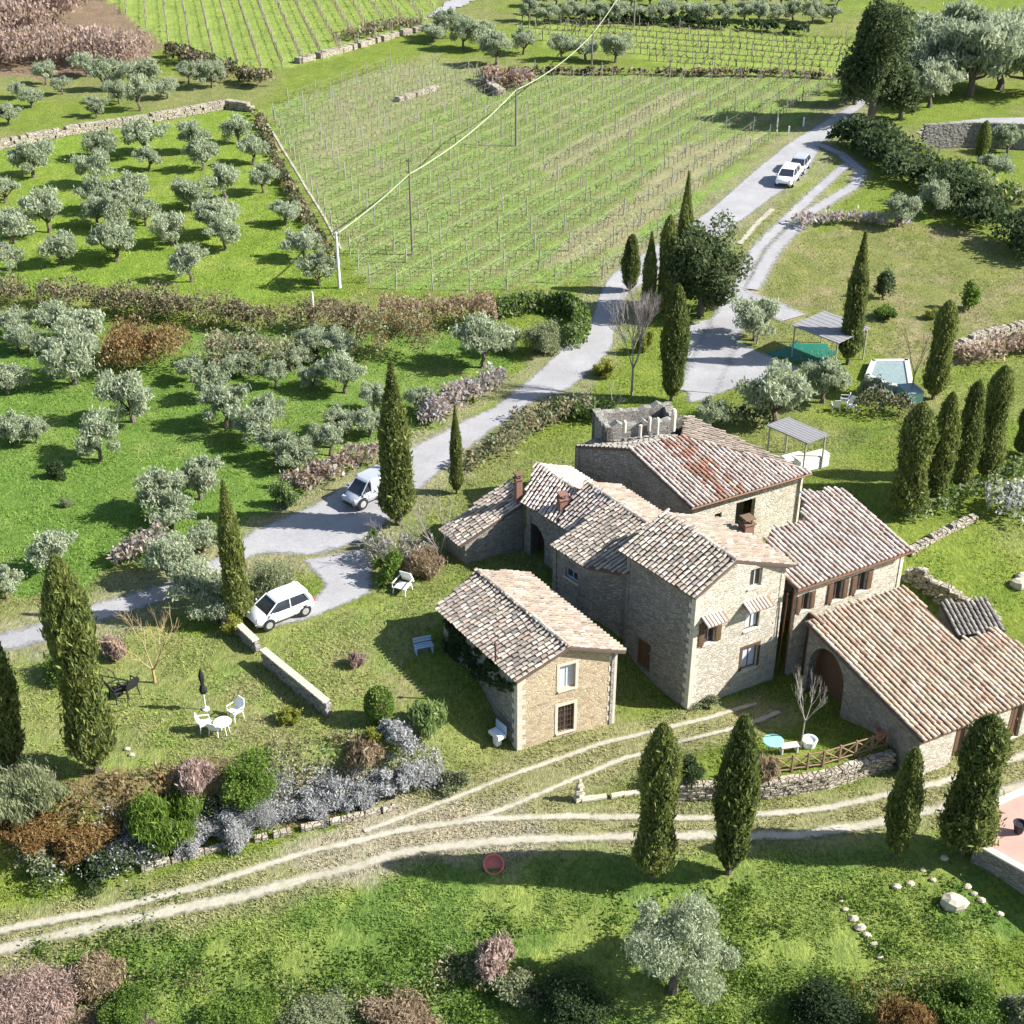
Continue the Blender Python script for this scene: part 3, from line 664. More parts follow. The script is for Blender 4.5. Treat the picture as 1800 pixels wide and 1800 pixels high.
def tiled(parent, eA, eB, rA, poly=None, pal='old', pitch=0.25, tl=0.36, rough=1.0, name='roof', redzone=None, thick=0.14):
    """clay barrel-tile roof: a slab with cover tiles laid one by one in rows that run up the slope"""
    RK[0] += 1; rng = random.Random(RK[0])
    e = (eB - eA); Le = e.length; e = e / Le; gv = rA - eA; Lg = gv.length; gv = gv / Lg
    nrm = e.cross(gv).normalized()
    if nrm.z < 0: nrm = -nrm
    side = gv.cross(nrm).normalized()
    if poly is None: poly = [eA, eB, eB + gv * Lg, rA]
    def st_(p):
        d = p - eA; a = e.dot(gv); u = d.dot(e); v = d.dot(gv); k = 1 - a * a
        return ((u - a * v) / k, (v - a * u) / k)
    P2 = np.array([st_(p) for p in poly])
    base = parent.location if parent is not None else Vector((0, 0, 0))
    n = len(poly); V = [p - base for p in poly] + [p - base - nrm * thick for p in poly]
    F = [list(range(n)), [i + n for i in range(n)][::-1]] + [[i, i + n, (i + 1) % n + n, (i + 1) % n] for i in range(n)]
    slab = mesh(name, V, F, M['pan'], parent)
    s0, t0 = P2.min(0); s1, t1 = P2.max(0); nr = max(2, int(round((s1 - s0) / pitch))); ds = (s1 - s0) / nr
    TV = []; TF = []; TCc = []; cols = TC[pal]; K = 5
    for i in range(nr):
        s = s0 + (i + 0.5) * ds; m = int((t1 - t0) / tl) + 2; rj = rng.uniform(-.02, .02) * rough; ph = -rng.uniform(0, tl)
        for j in range(m):
            t = t0 + ph + j * tl + rng.uniform(-.04, .04) * rough; t = max(t, t0 - .05)
            if not inside(P2, np.array([s]), np.array([t + tl * 0.45]))[0]: continue
            lo = eA + e * (s + rj) + gv * t + nrm * (0.030 + rng.uniform(0, .028) * rough); hi = eA + e * (s + rj + rng.uniform(-.025, .025) * rough) + gv * (t + tl + 0.05) + nrm * 0.012
            w0 = ds * rng.uniform(0.33, 0.38); w1 = w0 * 0.82; hgt = ds * rng.uniform(0.28, 0.34)
            b = len(TV)
            for (c0, ww) in ((lo, w0), (hi, w1)):
                for k in range(K):
                    a = PI * k / (K - 1); TV.append(c0 + side * (math.cos(a) * ww) + nrm * (math.sin(a) * hgt * ww / w0) - base)
            for k in range(K - 1): TF.append([b + k, b + k + 1, b + K + k + 1, b + K + k])
            TF.append([b + k for k in range(K)])
            cc = rng.choice(cols); q = rng.uniform(0.76, 1.12); c = [min(1, v * q) for v in cc]
            if redzone is not None:
                f = (s - s0) / (s1 - s0)
                if redzone[0] < f < redzone[1] and rng.random() < 0.6: c = [v * q for v in rng.choice(TC['red'])]
            TCc += [c] * (2 * K)
    mesh('tiles', TV, TF, M['tile'], slab, col=np.array(TCc))
    return slab
def ridge(parent, slab, a, b, pal='old', w=0.13):
    rng = random.Random(7); base = parent.location; n = max(2, int((b - a).length / 0.38)); V = []; F = []; Cc = []
    d = (b - a).normalized(); s = d.cross(UPV).normalized()
    for i in range(n):
        p = a.lerp(b, i / n) + UPV * rng.uniform(0.035, 0.065) + s * rng.uniform(-.015, .015); q = a.lerp(b, (i + 1.1) / n) + UPV * 0.035; c = rng.choice(TC[pal]); k0 = len(V)
        for (o, ww) in ((p, w), (q, w * 0.85)):
            for k in range(6): t = PI * k / 5; V.append(o + s * math.cos(t) * ww + UPV * math.sin(t) * ww * 0.8 - base); Cc.append(c)
        for k in range(5): F.append([k0 + k, k0 + k + 1, k0 + 7 + k, k0 + 6 + k])
        F.append([k0 + k for k in range(6)])
    return mesh('ridge_tiles', V, F, M['tile'], slab, col=np.array(Cc))
def wall(parent, p0, p1, zb, tops, mat, holes=(), depth=0.28, name='wall'):
    """upright wall from p0 to p1 (seen with p0 left); tops = [(u fraction, z)...]; holes = outlines in (u, z)"""
    base = parent.location; a = Vector((p0[0], p0[1], 0)); e = Vector((p1[0] - p0[0], p1[1] - p0[1], 0)); L = e.length; e /= L
    n = Vector((e.y, -e.x, 0))          # outward, to the right of p0->p1
    out = [(0, zb), (L, zb)] + [(f * L, z) for f, z in tops[::-1]]
    loops = [out] + [list(h)[::-1] for h in holes]
    V2 = [p for l in loops for p in l]
    tri = tessellate_polygon([[Vector((p[0], p[1], 0)) for p in l] for l in loops])
    V = [a + e * p[0] + UPV * p[1] - base for p in V2]; F = [list(t) for t in tri]
    k = len(V); V += [v - n * depth for v in V]; F += [[i + k for i in t][::-1] for t in tri]
    o = 0
    for l in loops:
        m = len(l)
        for i in range(m): F.append([o + i, o + (i + 1) % m, o + (i + 1) % m + k, o + i + k])
        o += m
    w_ = mesh(name, V, F, mat, parent)
    return w_, (a, e, n, L)
def rect(u0, u1, z0, z1): return [(u0, z0), (u1, z0), (u1, z1), (u0, z1)]
def wpt(fr, u, z, o=0.0): a, e, n, L = fr; return a + e * u + UPV * z + n * o
def wbox(mb, fr, u0, u1, z0, z1, o0, o1, base):
    V = [wpt(fr, u, z, o) - base for o in (o0, o1) for (u, z) in ((u0, z0), (u1, z0), (u1, z1), (u0, z1))]
    mb.add(V, [[0, 1, 2, 3], [7, 6, 5, 4], [0, 4, 5, 1], [1, 5, 6, 2], [2, 6, 7, 3], [3, 7, 4, 0]])
def window(parent, fr, u0, u1, z0, z1, frame='wood', glass='glass', shutters=None, surround=None, grille=False, awning=False, sill=True):
    base = parent.location
    f = MB(); t = 0.06
    wbox(f, fr, u0, u1, z0, z0 + t, -0.20, -0.13, base); wbox(f, fr, u0, u1, z1 - t, z1, -0.20, -0.13, base)
    wbox(f, fr, u0, u0 + t, z0 + t, z1 - t, -0.20, -0.13, base); wbox(f, fr, u1 - t, u1, z0 + t, z1 - t, -0.20, -0.13, base)
    um = (u0 + u1) / 2; wbox(f, fr, um - .025, um + .025, z0 + t, z1 - t, -0.195, -0.135, base)
    if grille:
        for k in range(1, 5): wbox(f, fr, u0, u1, z0 + (z1 - z0) * k / 5 - .01, z0 + (z1 - z0) * k / 5 + .01, -0.06, -0.04, base)
        for k in range(1, 5): wbox(f, fr, u0 + (u1 - u0) * k / 5 - .01, u0 + (u1 - u0) * k / 5 + .01, z0, z1, -0.04, -0.02, base)
    wn = f.obj('window', M[frame], parent)
    g_ = MB(); wbox(g_, fr, u0 + t, u1 - t, z0 + t, z1 - t, -0.18, -0.16, base); g_.obj('pane', M[glass], wn)
    if sill: s = MB(); wbox(s, fr, u0 - .1, u1 + .1, z0 - .09, z0 - 0.005, -0.14, 0.07, base); s.obj('sill', M['quoin'], wn)
    if surround:
        s = MB(); wbox(s, fr, u0 - .16, u0 - 0.005, z0, z1 + .16, -0.01, 0.02, base); wbox(s, fr, u1 + 0.005, u1 + .16, z0, z1 + .16, -0.01, 0.02, base); wbox(s, fr, u0 - 0.004, u1 + 0.004, z1 + .005, z1 + .16, -0.01, 0.022, base)
        s.obj('surround', M[surround], wn)
    if shutters:
        wd = (u1 - u0) / 2 * 1.02
        for sx in (-1, 1):
            s = MB(); ua = u0 - wd - 0.03 if sx < 0 else u1 + 0.03
            wbox(s, fr, ua, ua + wd, z0, z1, 0.03, 0.065, base)
            for k in range(9): zz = z0 + 0.08 + (z1 - z0 - .16) * k / 9; wbox(s, fr, ua + .05, ua + wd - .05, zz, zz + .045, 0.066, 0.085, base)
            s.obj('shutter', M['wood'], wn)
    if awning:
        rng = random.Random(int(u0 * 100)); V = []; F = []; Cc = []; n = int((u1 - u0 + 0.7) / 0.2)
        for k in range(n):
            uc = u0 - 0.3 + (k + 0.5) * 0.2; b = len(V); c = rng.choice(TC['pinky'])
            for (o, zz) in ((0.62, z1 + .10), (0.0, z1 + .34)):
                for q in range(5): a_ = PI * q / 4; V.append(wpt(fr, uc + math.cos(a_) * .085, zz + math.sin(a_) * .07, o) - base); Cc.append(c)
            for q in range(4): F.append([b + q, b + q + 1, b + 6 + q, b + 5 + q])
            F.append([b + q for q in range(5)])
        bd = len(V); V += [wpt(fr, u, z, o) - base for (u, z, o) in ((u0 - .3, z1 + .09, .6), (u1 + .4, z1 + .09, .6), (u1 + .4, z1 + .33, 0), (u0 - .3, z1 + .33, 0), (u0 - .3, z1 + .04, .6), (u1 + .4, z1 + .04, .6), (u1 + .4, z1 + .28, 0), (u0 - .3, z1 + .28, 0))]
        Cc += [(0.25, 0.16, 0.1)] * 8; F += [[bd, bd + 1, bd + 2, bd + 3], [bd + 7, bd + 6, bd + 5, bd + 4], [bd, bd + 4, bd + 5, bd + 1]]
        mesh('tile_awning', V, F, M['tile'], wn, col=np.array(Cc))
    return wn
def door(parent, fr, u0, u1, z0, z1, mat='wood'):
    base = parent.location; d = MB(); wbox(d, fr, u0, u1, z0, z1, -0.24, -0.17, base)
    n = max(2, int((u1 - u0) / 0.2))
    for k in range(n): a = u0 + (u1 - u0) * k / n; wbox(d, fr, a + .02, a + (u1 - u0) / n - .02, z0 + .05, z1 - .05, -0.169, -0.15, base)
    o = d.obj('door', M[mat], parent); h = MB(); wbox(h, fr, u1 - .2, u1 - .13, z0 + 1.0, z0 + 1.12, -0.149, -0.10, base); h.obj('handle', M['metal'], o); return o
def quoins(parent, p, zb, zt, dirs, base):
    q = MB(); k = 0; z = zb
    while z < zt - 0.1:
        h = 0.3; w1, w2 = (0.42, 0.24) if k % 2 else (0.24, 0.42)
        d1, d2 = dirs
        c = Vector((p[0], p[1], 0)); P = []
        for zz in (z + .01, z + h - .01): P += [c - d1 * .02 - d2 * .02 + UPV * zz, c + d1 * w1 - d2 * .02 + UPV * zz, c + d1 * w1 + d2 * 0.02 + UPV * zz, c + d1 * .02 + d2 * .02 + UPV * zz, c + d1 * .02 + d2 * w2 + UPV * zz, c - d1 * .02 + d2 * w2 + UPV * zz]
        q.add([v - base for v in P], [[0, 1, 2, 3], [0, 3, 4, 5], [6, 9, 8, 7], [6, 11, 10, 9], [0, 6, 7, 1], [1, 7, 8, 2], [5, 11, 6, 0], [4, 10, 11, 5]]); z += h; k += 1
    return q.obj('quoins', M['quoin'], parent)
def inset(p, c, d):
    v = (c - p); v.z = 0; return p + v.normalized() * d
def gable(parent, LF, LB, RF, RB, rF, rB, zb, mat, pals=('old', 'warm'), ov=0.34, holesF=(), holesL=(), pitch=0.27, mats=None, back=True, right=True, left=True, front=True, rough=1.0, redz=None):
    """double-pitched stone block: four eave corners, two ridge ends"""
    c = (LF + LB + RF + RB) / 4; W = {k: inset(p, c, ov * 1.35) for k, p in (('LF', LF), ('LB', LB), ('RF', RF), ('RB', RB))}
    drop = 0.10; mt = mats or (mat, mat, mat, mat)
    def ez(k, P): return P.z - drop + 0.12
    fr = {}
    sl = lambda E, Rg: (Rg.z - E.z) / max(0.1, (Vector((Rg.x - E.x, Rg.y - E.y))).length)
    def gw(a, b, ea, eb, rg, holes, m, nm):
        A = W[a]; B = W[b]; v = B - A; v.z = 0; L = v.length; t = ((rg.x - A.x) * v.x + (rg.y - A.y) * v.y) / L / L
        za = ea.z + 0.03 - drop; zb_ = eb.z + 0.03 - drop
        return wall(parent, A, B, zb, [(0, za), (t, rg.z - drop - 0.08), (1, zb_)], m, holes)
    if front: fr['F'] = gw('LF', 'RF', LF, RF, rF, holesF, mt[0], 'wall')[1]
    if left: fr['L'] = wall(parent, W['LB'], W['LF'], zb, [(0, LB.z - 0.02), (1, LF.z - 0.02)], mt[1], holesL)[1]
    if right: fr['R'] = wall(parent, W['RF'], W['RB'], zb, [(0, RF.z - 0.02), (1, RB.z - 0.02)], mt[2])[1]
    if back: fr['B'] = gw('RB', 'LB', RB, LB, rB, (), mt[3], 'wall')[1]
    s1 = tiled(parent, LF, LB, rF, [LF, LB, rB, rF], pals[0], pitch, rough=rough)
    s2 = tiled(parent, RF, RB, rF, [RF, RB, rB, rF], pals[1], pitch, rough=rough)
    ridge(parent, s1, rF, rB, pals[0])
    return fr, W
# ---- small stone barn in front
b_LF, b_LB, b_RF, b_RB = at(908, 1199, 4.5), at(764, 1068, 4.5), at(1101, 1145, 4.5), at(929, 1007, 4.5)
b_rF, b_rB = at(1002, 1138, 5.55), at(837, 1002, 5.55)
barn = empty('stone_barn', (b_LF.x, b_LF.y, 0)); tag(barn, 'small rough stone barn with brown tiled gable roof in front of the farmhouse', 'barn')
cB = (b_LF + b_LB + b_RF + b_RB) / 4
pA, pB = inset(b_LF, cB, 0.46), inset(b_RF, cB, 0.46)
u0, z1 = onwall(986, 1172, pA, pB); u1, z0 = onwall(1009, 1207, pA, pB); w1 = (u0 - .05, u1 + .05, z0, z1)
u0, z1 = onwall(981, 1243, pA, pB); u1, z0 = onwall(1008, 1281, pA, pB); w2 = (u0, u1, z0, z1)
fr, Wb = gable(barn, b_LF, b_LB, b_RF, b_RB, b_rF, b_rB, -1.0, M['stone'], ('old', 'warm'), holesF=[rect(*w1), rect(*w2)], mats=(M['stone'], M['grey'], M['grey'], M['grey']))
window(barn, fr['F'], *w1, frame='quoin', glass='paleblind', surround='quoin'); window(barn, fr['F'], *w2, grille=True, surround='quoin')
eF = fr['F'][1]
quoins(barn, Wb['LF'], 0.0, 4.3, (eF, -fr['L'][1]), barn.location); quoins(barn, Wb['RF'], 0.0, 4.3, (-eF, fr['R'][1]), barn.location)
mb = MB(); pq = at(871, 1150, 5.0) - barn.location; mb.tube([pq - UPV * .4, pq + UPV * .55], .05, 7); mb.lathe([(.09, .5), (.11, .56), (.03, .68)], pq, 8); mb.obj('flue_pipe', M['copper'], barn)
# ---- farmhouse
farm = empty('farmhouse', (8.9, 53.2, 0)); tag(farm, 'large old stone farmhouse with stepped brown tiled roofs and brown shutters', 'farmhouse')
m_LF, m_LB = at(1222, 1052, 7), at(1087, 967, 7); m_rF, m_rB = at(1296, 986, 8.05), at(1172, 902, 8.05); m_RF = at(1400, 994, 7); m_RB = m_RF + (m_rB - m_rF)
cM = (m_LF + m_LB + m_RF + m_RB) / 4; pA, pB = inset(m_LF, cM, .46), inset(m_RF, cM, .46)
def wr(x0, y0, x1, y1):
    a, zt = onwall(x0, y0, pA, pB); b, zb_ = onwall(x1, y1, pA, pB); return (a, b, zb_, zt)
mw = [wr(1320, 1003, 1338, 1028), wr(1240, 1093, 1255, 1127), wr(1313, 1068, 1333, 1101), wr(1306, 1141, 1328, 1170)]
pL0, pL1 = inset(m_LB, cM, .46), inset(m_LF, cM, .46)
a, zt = onwall(1119, 1118, pL0, pL1); b, zz = onwall(1141, 1182, pL0, pL1); md = (a, b, max(zz, 0.3), zt)
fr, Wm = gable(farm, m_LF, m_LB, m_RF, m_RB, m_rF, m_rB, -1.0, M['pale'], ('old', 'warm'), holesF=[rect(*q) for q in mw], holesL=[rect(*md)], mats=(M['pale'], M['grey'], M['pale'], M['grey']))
window(farm, fr['F'], *mw[0], frame='quoin'); window(farm, fr['F'], *mw[1], shutters=True, awning=True); window(farm, fr['F'], *mw[2], awning=True, glass='paleblind'); window(farm, fr['F'], *mw[3], glass='paleblind', surround='wood')
door(farm, fr['L'], *md)
quoins(farm, Wm['LF'], 0.0, 6.8, (fr['F'][1], -fr['L'][1]), farm.location)
# middle block with the lower projecting room
n_rF, n_rB = at(1138, 920, 7.0), at(1030, 847, 7.0); n_mid = n_rF.lerp(n_rB, 0.55)
n_LF, n_LB = at(1026, 996, 5.5), at(968, 958, 5.5)
ofs = Vector((1.9, 0.85, -0.65))
base = farm.location
pL0, pL1 = n_LB + Vector((.3, .1, 0)), n_LF + Vector((.3, .15, 0))
a, zt = onwall(994, 995, pL0, pL1); b, zz = onwall(1015, 1026, pL0, pL1)
nF2 = Vector((m_LB.x + .3, m_LB.y + .3, 0))
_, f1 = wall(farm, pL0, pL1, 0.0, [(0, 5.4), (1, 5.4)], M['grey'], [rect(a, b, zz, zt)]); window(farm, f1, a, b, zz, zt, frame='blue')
nF2 = Vector((m_LB.x + .9, m_LB.y + .1, 0)); nN = (n_LB - n_LF).cross(n_rF - n_LF).normalized()
zr = lambda p: n_LF.z - (nN.x * (p.x - n_LF.x) + nN.y * (p.y - n_LF.y)) / nN.z - .12
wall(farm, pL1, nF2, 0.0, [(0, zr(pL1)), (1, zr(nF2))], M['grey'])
def onr(x, y): return Vector((x, y, zr(Vector((x, y, 0))) + .12))
s_ = tiled(farm, n_LF, n_LB, n_rF, [n_LF, n_LB, n_mid, n_rF, onr(m_rB.x + .1, m_rB.y - .6), onr(m_LB.x + .5, m_LB.y - .35), onr(m_LB.x - .05, m_LB.y - .25)], 'old'); ridge(farm, s_, n_rF, n_rB)
c_e0, c_e1, c_e2 = at(1010, 940, 5.5), at(978, 920, 5.5), at(916, 883, 5.5)
tiled(farm, c_e0, c_e1, n_mid, [at(1030, 952, 5.45), c_e1, n_rB, n_mid, ], 'pinky')
c_rF, c_rB = at(1016, 864, 6.5), at(943, 815, 6.5)
s_ = tiled(farm, c_e1, c_e2, c_rF, [c_e1, c_e2, c_rB, c_rF], 'pinky'); ridge(farm, s_, c_rF, c_rB)
tiled(farm, n_rF + ofs, n_rB + ofs, n_rF, None, 'warm'); tiled(farm, c_rF + ofs, c_rB + ofs, c_rF, None, 'pinky')
q0, q1 = c_e2 + Vector((.3, .1, 0)), Vector((n_LB.x + .5, n_LB.y + .5, 0))
q1 = Vector((c_e0.x + .25, c_e0.y + .1, 0))
a0, _z = onwall(921, 955, q0, q1); a1, _z = onwall(957, 975, q0, q1)
arch = [(a0, 1.0), (a1, 1.0)] + [((a0 + a1) / 2 + math.cos(t) * (a1 - a0) / 2, 3.4 + math.sin(t) * 0.95) for t in np.linspace(0.0, PI, 9)]
_, f2 = wall(farm, q0, q1, 0.8, [(0, 5.4), (1, 5.4)], M['grey'], [arch]); dk = MB(); wbox(dk, f2, a0 - .9, a1 + .2, 1, 4.6, -1.0, -.9, base); dk.obj('door', M['wood'], farm)
wall(farm, n_rB + ofs * .8, n_rF + ofs * .8, 1.0, [(0, 6.2), (1, 6.2)][::1], M['grey'])
wall(farm, n_rF + ofs * .85, n_rB + ofs * .85, 1.0, [(0, 6.25), (1, 6.25)], M['pale']); wall(farm, c_rF + ofs * .85, c_rB + ofs * .85, 1.0, [(0, 5.8), (1, 5.8)], M['pale'])
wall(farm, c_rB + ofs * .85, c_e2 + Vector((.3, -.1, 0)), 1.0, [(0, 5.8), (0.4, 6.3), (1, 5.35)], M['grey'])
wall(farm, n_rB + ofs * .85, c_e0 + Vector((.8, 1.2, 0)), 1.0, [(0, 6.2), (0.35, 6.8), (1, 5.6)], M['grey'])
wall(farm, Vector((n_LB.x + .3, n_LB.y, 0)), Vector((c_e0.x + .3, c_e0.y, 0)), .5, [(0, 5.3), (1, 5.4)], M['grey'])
# west lean-to
l0, l1, h0, h1 = at(808, 960, 3.5), at(771, 930, 3.5), at(920, 886, 5.2), at(903, 846, 5.3)
tiled(farm, l0, l1, h0, [l0, l1, h1, h0], 'old')
wall(farm, l1 + Vector((.3, 0, 0)), l0 + Vector((.3, .15, 0)), .8, [(0, 3.45), (1, 3.4)], M['grey']); wall(farm, l0 + Vector((.3, .15, 0)), h0 + Vector((0, .15, 0)), .8, [(0, 3.4), (1, 5.1)], M['grey'])
wall(farm, h1 + Vector((0, -.2, 0)), l1 + Vector((.3, 0, 0)), .8, [(0, 5.1), (1, 3.4)], M['grey'])
# right annexes
eA, eB = at(1401, 1036, 5.6), at(1604, 967, 5.6); up_ = Vector((-3.05, 3.9, 1.55)); nrm = (eB - eA).cross(up_).normalized()
pl = [plane_pt(x, y, eA, nrm) for x, y in ((1401, 1036), (1604, 967), (1482, 858), (1411, 866), (1411, 914), (1356, 931), (1340, 965))]
e1 = tiled(farm, eA, eB, eA + up_, pl, 'pinky', 0.29)
ei = Vector((.05, .38, 0)); wa, wb_ = eA + ei + Vector((.1, 0, 0)), eB + ei - Vector((.3, 0.05, 0))
def wr2(x0, y0, x1, y1):
    a, zt = onwall(x0, y0, wa, wb_); b, zb_ = onwall(x1, y1, wa, wb_); return (a, b, zb_, zt)
ew = [wr2(1410, 1045, 1421, 1070), wr2(1466, 1024, 1478, 1052), wr2(1508, 1009, 1520, 1036)]
_, fe = wall(farm, wa, wb_, -1, [(0, 5.5), (1, 5.5)], M['pale'], [rect(*q) for q in ew])
for q in ew: window(farm, fe, *q, shutters=True)
wall(farm, wb_, wb_ + Vector((-2.7, 3.5, 0)), -1, [(0, 5.5), (1, 6.9)], M['pale']); wall(farm, pl[2] + Vector((0, -.3, 0)), pl[3] + Vector((0, -.3, 0)), 0, [(0, 6.8), (1, 6.8)], M['pale'])
wall(farm, pl[3] + Vector((.25, -.3, 0)), pl[4] + Vector((.25, -.1, 0)), 0, [(0, 6.8), (1, 6.5)], M['grey']); wall(farm, pl[4] + Vector((0, -.2, 0)), pl[5] + Vector((0.1, -.2, 0)), 0, [(0, 6.5), (1, 6.5)], M['pale'])
gt = MB(); gt.tube([eA - base + Vector((0, -.1, -.05)), eB - base + Vector((0, -.1, -.05))], 0.075, 7); gt.tube([eA - base + Vector((-.1, .1, -.2)), eA - base + Vector((-.1, .2, -5.4))], 0.05, 6); gt.tube([eA - base + Vector((-.45, -.05, -.2)), eA - base + Vector((-.45, .05, -5.4))], 0.04, 6); gt.obj('drainpipe', M['copper'], farm)
fA, fB, tA = at(1622, 1304, 2.5), at(1800, 1235, 2.5), at(1415, 1092, 4.15); nrm2 = (fB - fA).cross(tA - fA).normalized()
pl2 = [plane_pt(x, y, fA, nrm2) for x, y in ((1622, 1304), (1800, 1235), (1885, 1202), (1850, 1175), (1756, 1105), (1686, 1126), (1588, 1030), (1415, 1092))]
tiled(farm, fA, fB, tA, pl2, 'warm2', 0.29)
wL0, wL1 = tA + Vector((.3, .1, 0)), fA + Vector((.02, .32, 0))
aa = [onwall(x, y, wL0, wL1) for x, y in ((1405, 1150), (1428, 1134), (1455, 1153), (1469, 1182), (1473, 1215))]
ac0, ac1 = 0.3, aa[4][0] + 0.35; az = 1.6; ah = 1.65
archE = [(ac0, -0.8), (ac1, -0.8)] + [((ac0 + ac1) / 2 + math.cos(t) * (ac1 - ac0) / 2, az + math.sin(t) * ah) for t in np.linspace(0, PI, 13)]
_, fl = wall(farm, wL0, wL1, -1, [(0, 4.05), (1, 2.4)], M['grey'], [archE], 0.45); dk = MB(); wbox(dk, fl, ac0 - 2.2, ac1 + .1, -.8, az + ah + .4, -1.0, -0.9, base); dk.obj('door', M['wood'], farm)
wf0, wf1 = wL1, fB + Vector((0, .32, 0)) + (fB - fA) * 0.4
def wr3(x0, x1, zt):
    a, _ = onwall(x0, 1290, wf0, wf1); b, _ = onwall(x1, 1290, wf0, wf1); return (a, b, 0.05, zt)
fd = [wr3(1680, 1700, 2.1), wr3(1768, 1790, 2.1)]
_, ff = wall(farm, wf0, wf1, -1, [(0, 2.35), (1, 2.35)], M['pale'], [rect(*q) for q in fd])
for q in fd: door(farm, ff, *q)
rf = [at(1682, 1118, 3.2), at(1768, 1108, 3.2)]; rf += [rf[1] + Vector((-.3, 2.2, .45)), rf[0] + Vector((-.3, 2.2, .45))]
tiled(farm, rf[0], rf[1], rf[3], rf, 'grey', 0.26); wall(farm, rf[0] + Vector((0.1, .1, 0)), rf[1] + Vector((0, .1, 0)), -1, [(0, 3.2), (1, 3.2)], M['grey']); wall(farm, rf[3], rf[0] + Vector((.1, .1, 0)), -1, [(0, 3.6), (1, 3.2)], M['grey'])
ch = MB(); pc = at(912, 850, 5.6)
def chimney(px, py, z, h, wd, mat, capm='terra'):
    p = at(px, py, z) - base; c = MB(); c.box(p + Vector((0, 0, h / 2 - .4)), (wd, wd, h + .8), 0.43, bev=0.02); o = c.obj('chimney', M[mat], farm)
    k = MB(); k.box(p + Vector((0, 0, h + .06)), (wd + .14, wd + .14, .1), 0.43, bev=0.02)
    for sx in (-1, 1):
        for sy in (-1, 1): k.box(p + Vector((sx * wd * .36, sy * wd * .36, h + .22)), (.09, .09, .22), 0.43)
    k.box(p + Vector((0, 0, h + .36)), (wd + .1, wd + .1, .08), 0.43, bev=0.02); k.obj('chimney_cap', M[capm], o)
chimney(911, 862, 5.9, 0.7, .36, 'brick', 'lintel'); chimney(988, 893, 5.9, 0.55, .44, 'brick', 'brick'); chimney(1312, 935, 7.0, 0.5, .55, 'brick', 'lintel')
# ---- rear house with the ruined turret
rear = empty('rear_house', (9.7, 63, 2.2)); tag(rear, 'rear stone house with patched red and grey striped tile roof beside a broken turret', 'house')
rd, rc = at(1215, 893, 6.0), at(1427, 831, 6.0); ra, rb = at(1105, 789, 7.5), at(1196, 766, 7.5)
nr_ = (rc - rd).cross(ra - rd).normalized(); rb = plane_pt(1196, 766, rd, nr_); rt = at(1203, 728, rb.z)
tiled(rear, rd, rc, ra, [rd, rc, rb, ra], 'pinky', 0.27, redzone=(0.22, 0.46))
tiled(rear, rc, rc + (rt - rb) * 1.2, rb, [rc, rt + (rc - rb) * 0.02, rb], 'warm', 0.27)
lw = at(1011, 784, 6.7)
tiled(rear, ra, lw, rb, [ra, lw, lw + (rb - ra), rb], 'grey', 0.27)
wd_, wc_ = rd + Vector((.1, .4, 0)), rc + Vector((-.4, .2, 0))
a, zt = onwall(1259, 876, wd_, wc_); b, zz = onwall(1269, 900, wd_, wc_); hole = rect(a, b, 3.6, 4.9)
a2, _ = onwall(1296, 872, wd_, wc_); b2, _ = onwall(1326, 900, wd_, wc_)
_, fr_ = wall(rear, wd_, wc_, 1.0, [(0, 5.95), (1, 5.95)], M['pale'], [hole, rect(a2, b2, 2.2, 5.2)]); window(rear, fr_, a, b, 3.6, 4.9)
dk = MB(); wbox(dk, fr_, a2 - .3, b2 + .3, 2, 5.3, -1.4, -1.3, rear.location); dk.obj('porch_wall', M['grey'], rear)
wall(rear, ra + Vector((.3, 0, 0)), wd_, 1.0, [(0, 7.35), (1, 5.95)], M['grey']); wall(rear, lw, ra + Vector((.3, 0, 0)), 1.0, [(0, 6.65), (1, 7.35)], M['grey'])
wall(rear, wc_, rt, 1.0, [(0, 5.9), (1, rt.z - .2)], M['pale']); wall(rear, lw + Vector((1.8, 1.5, 0)), lw, 1.0, [(0, 6.8), (1, 6.6)], M['grey'])
ft = MB(); ft.tube([rd - rear.location + Vector((0, -.05, -.05)), rc - rear.location + Vector((0, -.05, -.05))], 0.07, 6); ft.obj('gutter', M['copper'], rear)
t0, t1 = Vector((5.35, 68.7, 0)), Vector((9.95, 69.9, 0)); tn = Vector((-.6, 2.3, 0)); rng = random.Random(5)
def crown(z, n): return [(k / n, z + (0.0 if k % 2 else rng.uniform(.05, .3)) + rng.uniform(-.08, .08)) for k in range(n + 1)]
zt_ = zat(7.5, 69.2, 748)
for a, b, n in ((t0, t1, 12), (t1, t1 + tn, 9), (t1 + tn, t0 + tn, 12), (t0 + tn, t0, 9)): wall(rear, a, b, 5.5, crown(zt_, n), M['grey'], depth=0.5, name='turret_wall')
fl_ = MB(); fl_.add([t0 + UPV * (zt_ - .9) - rear.location, t1 + UPV * (zt_ - .9) - rear.location, t1 + tn + UPV * (zt_ - .9) - rear.location, t0 + tn + UPV * (zt_ - .9) - rear.location], [[0, 1, 2, 3]]); fl_.obj('turret_floor', M['drystone'], rear)
for px, py, h, r in ((1098, 750, .35, .12), (1142, 742, .3, .11), (1156, 749, .5, .10), (1184, 742, .8, .15), (1126, 752, .15, .10)):
    p = at(px, py, zt_ + .3) - rear.location + Vector((0, .1, 0)); k = MB(); k.lathe([(r, -.6), (r, h * .6), (r * .75, h * .7), (r * 1.15, h * .78), (r * .5, h)], p, 9); k.obj('stone_finial', M['quoin'], rear)
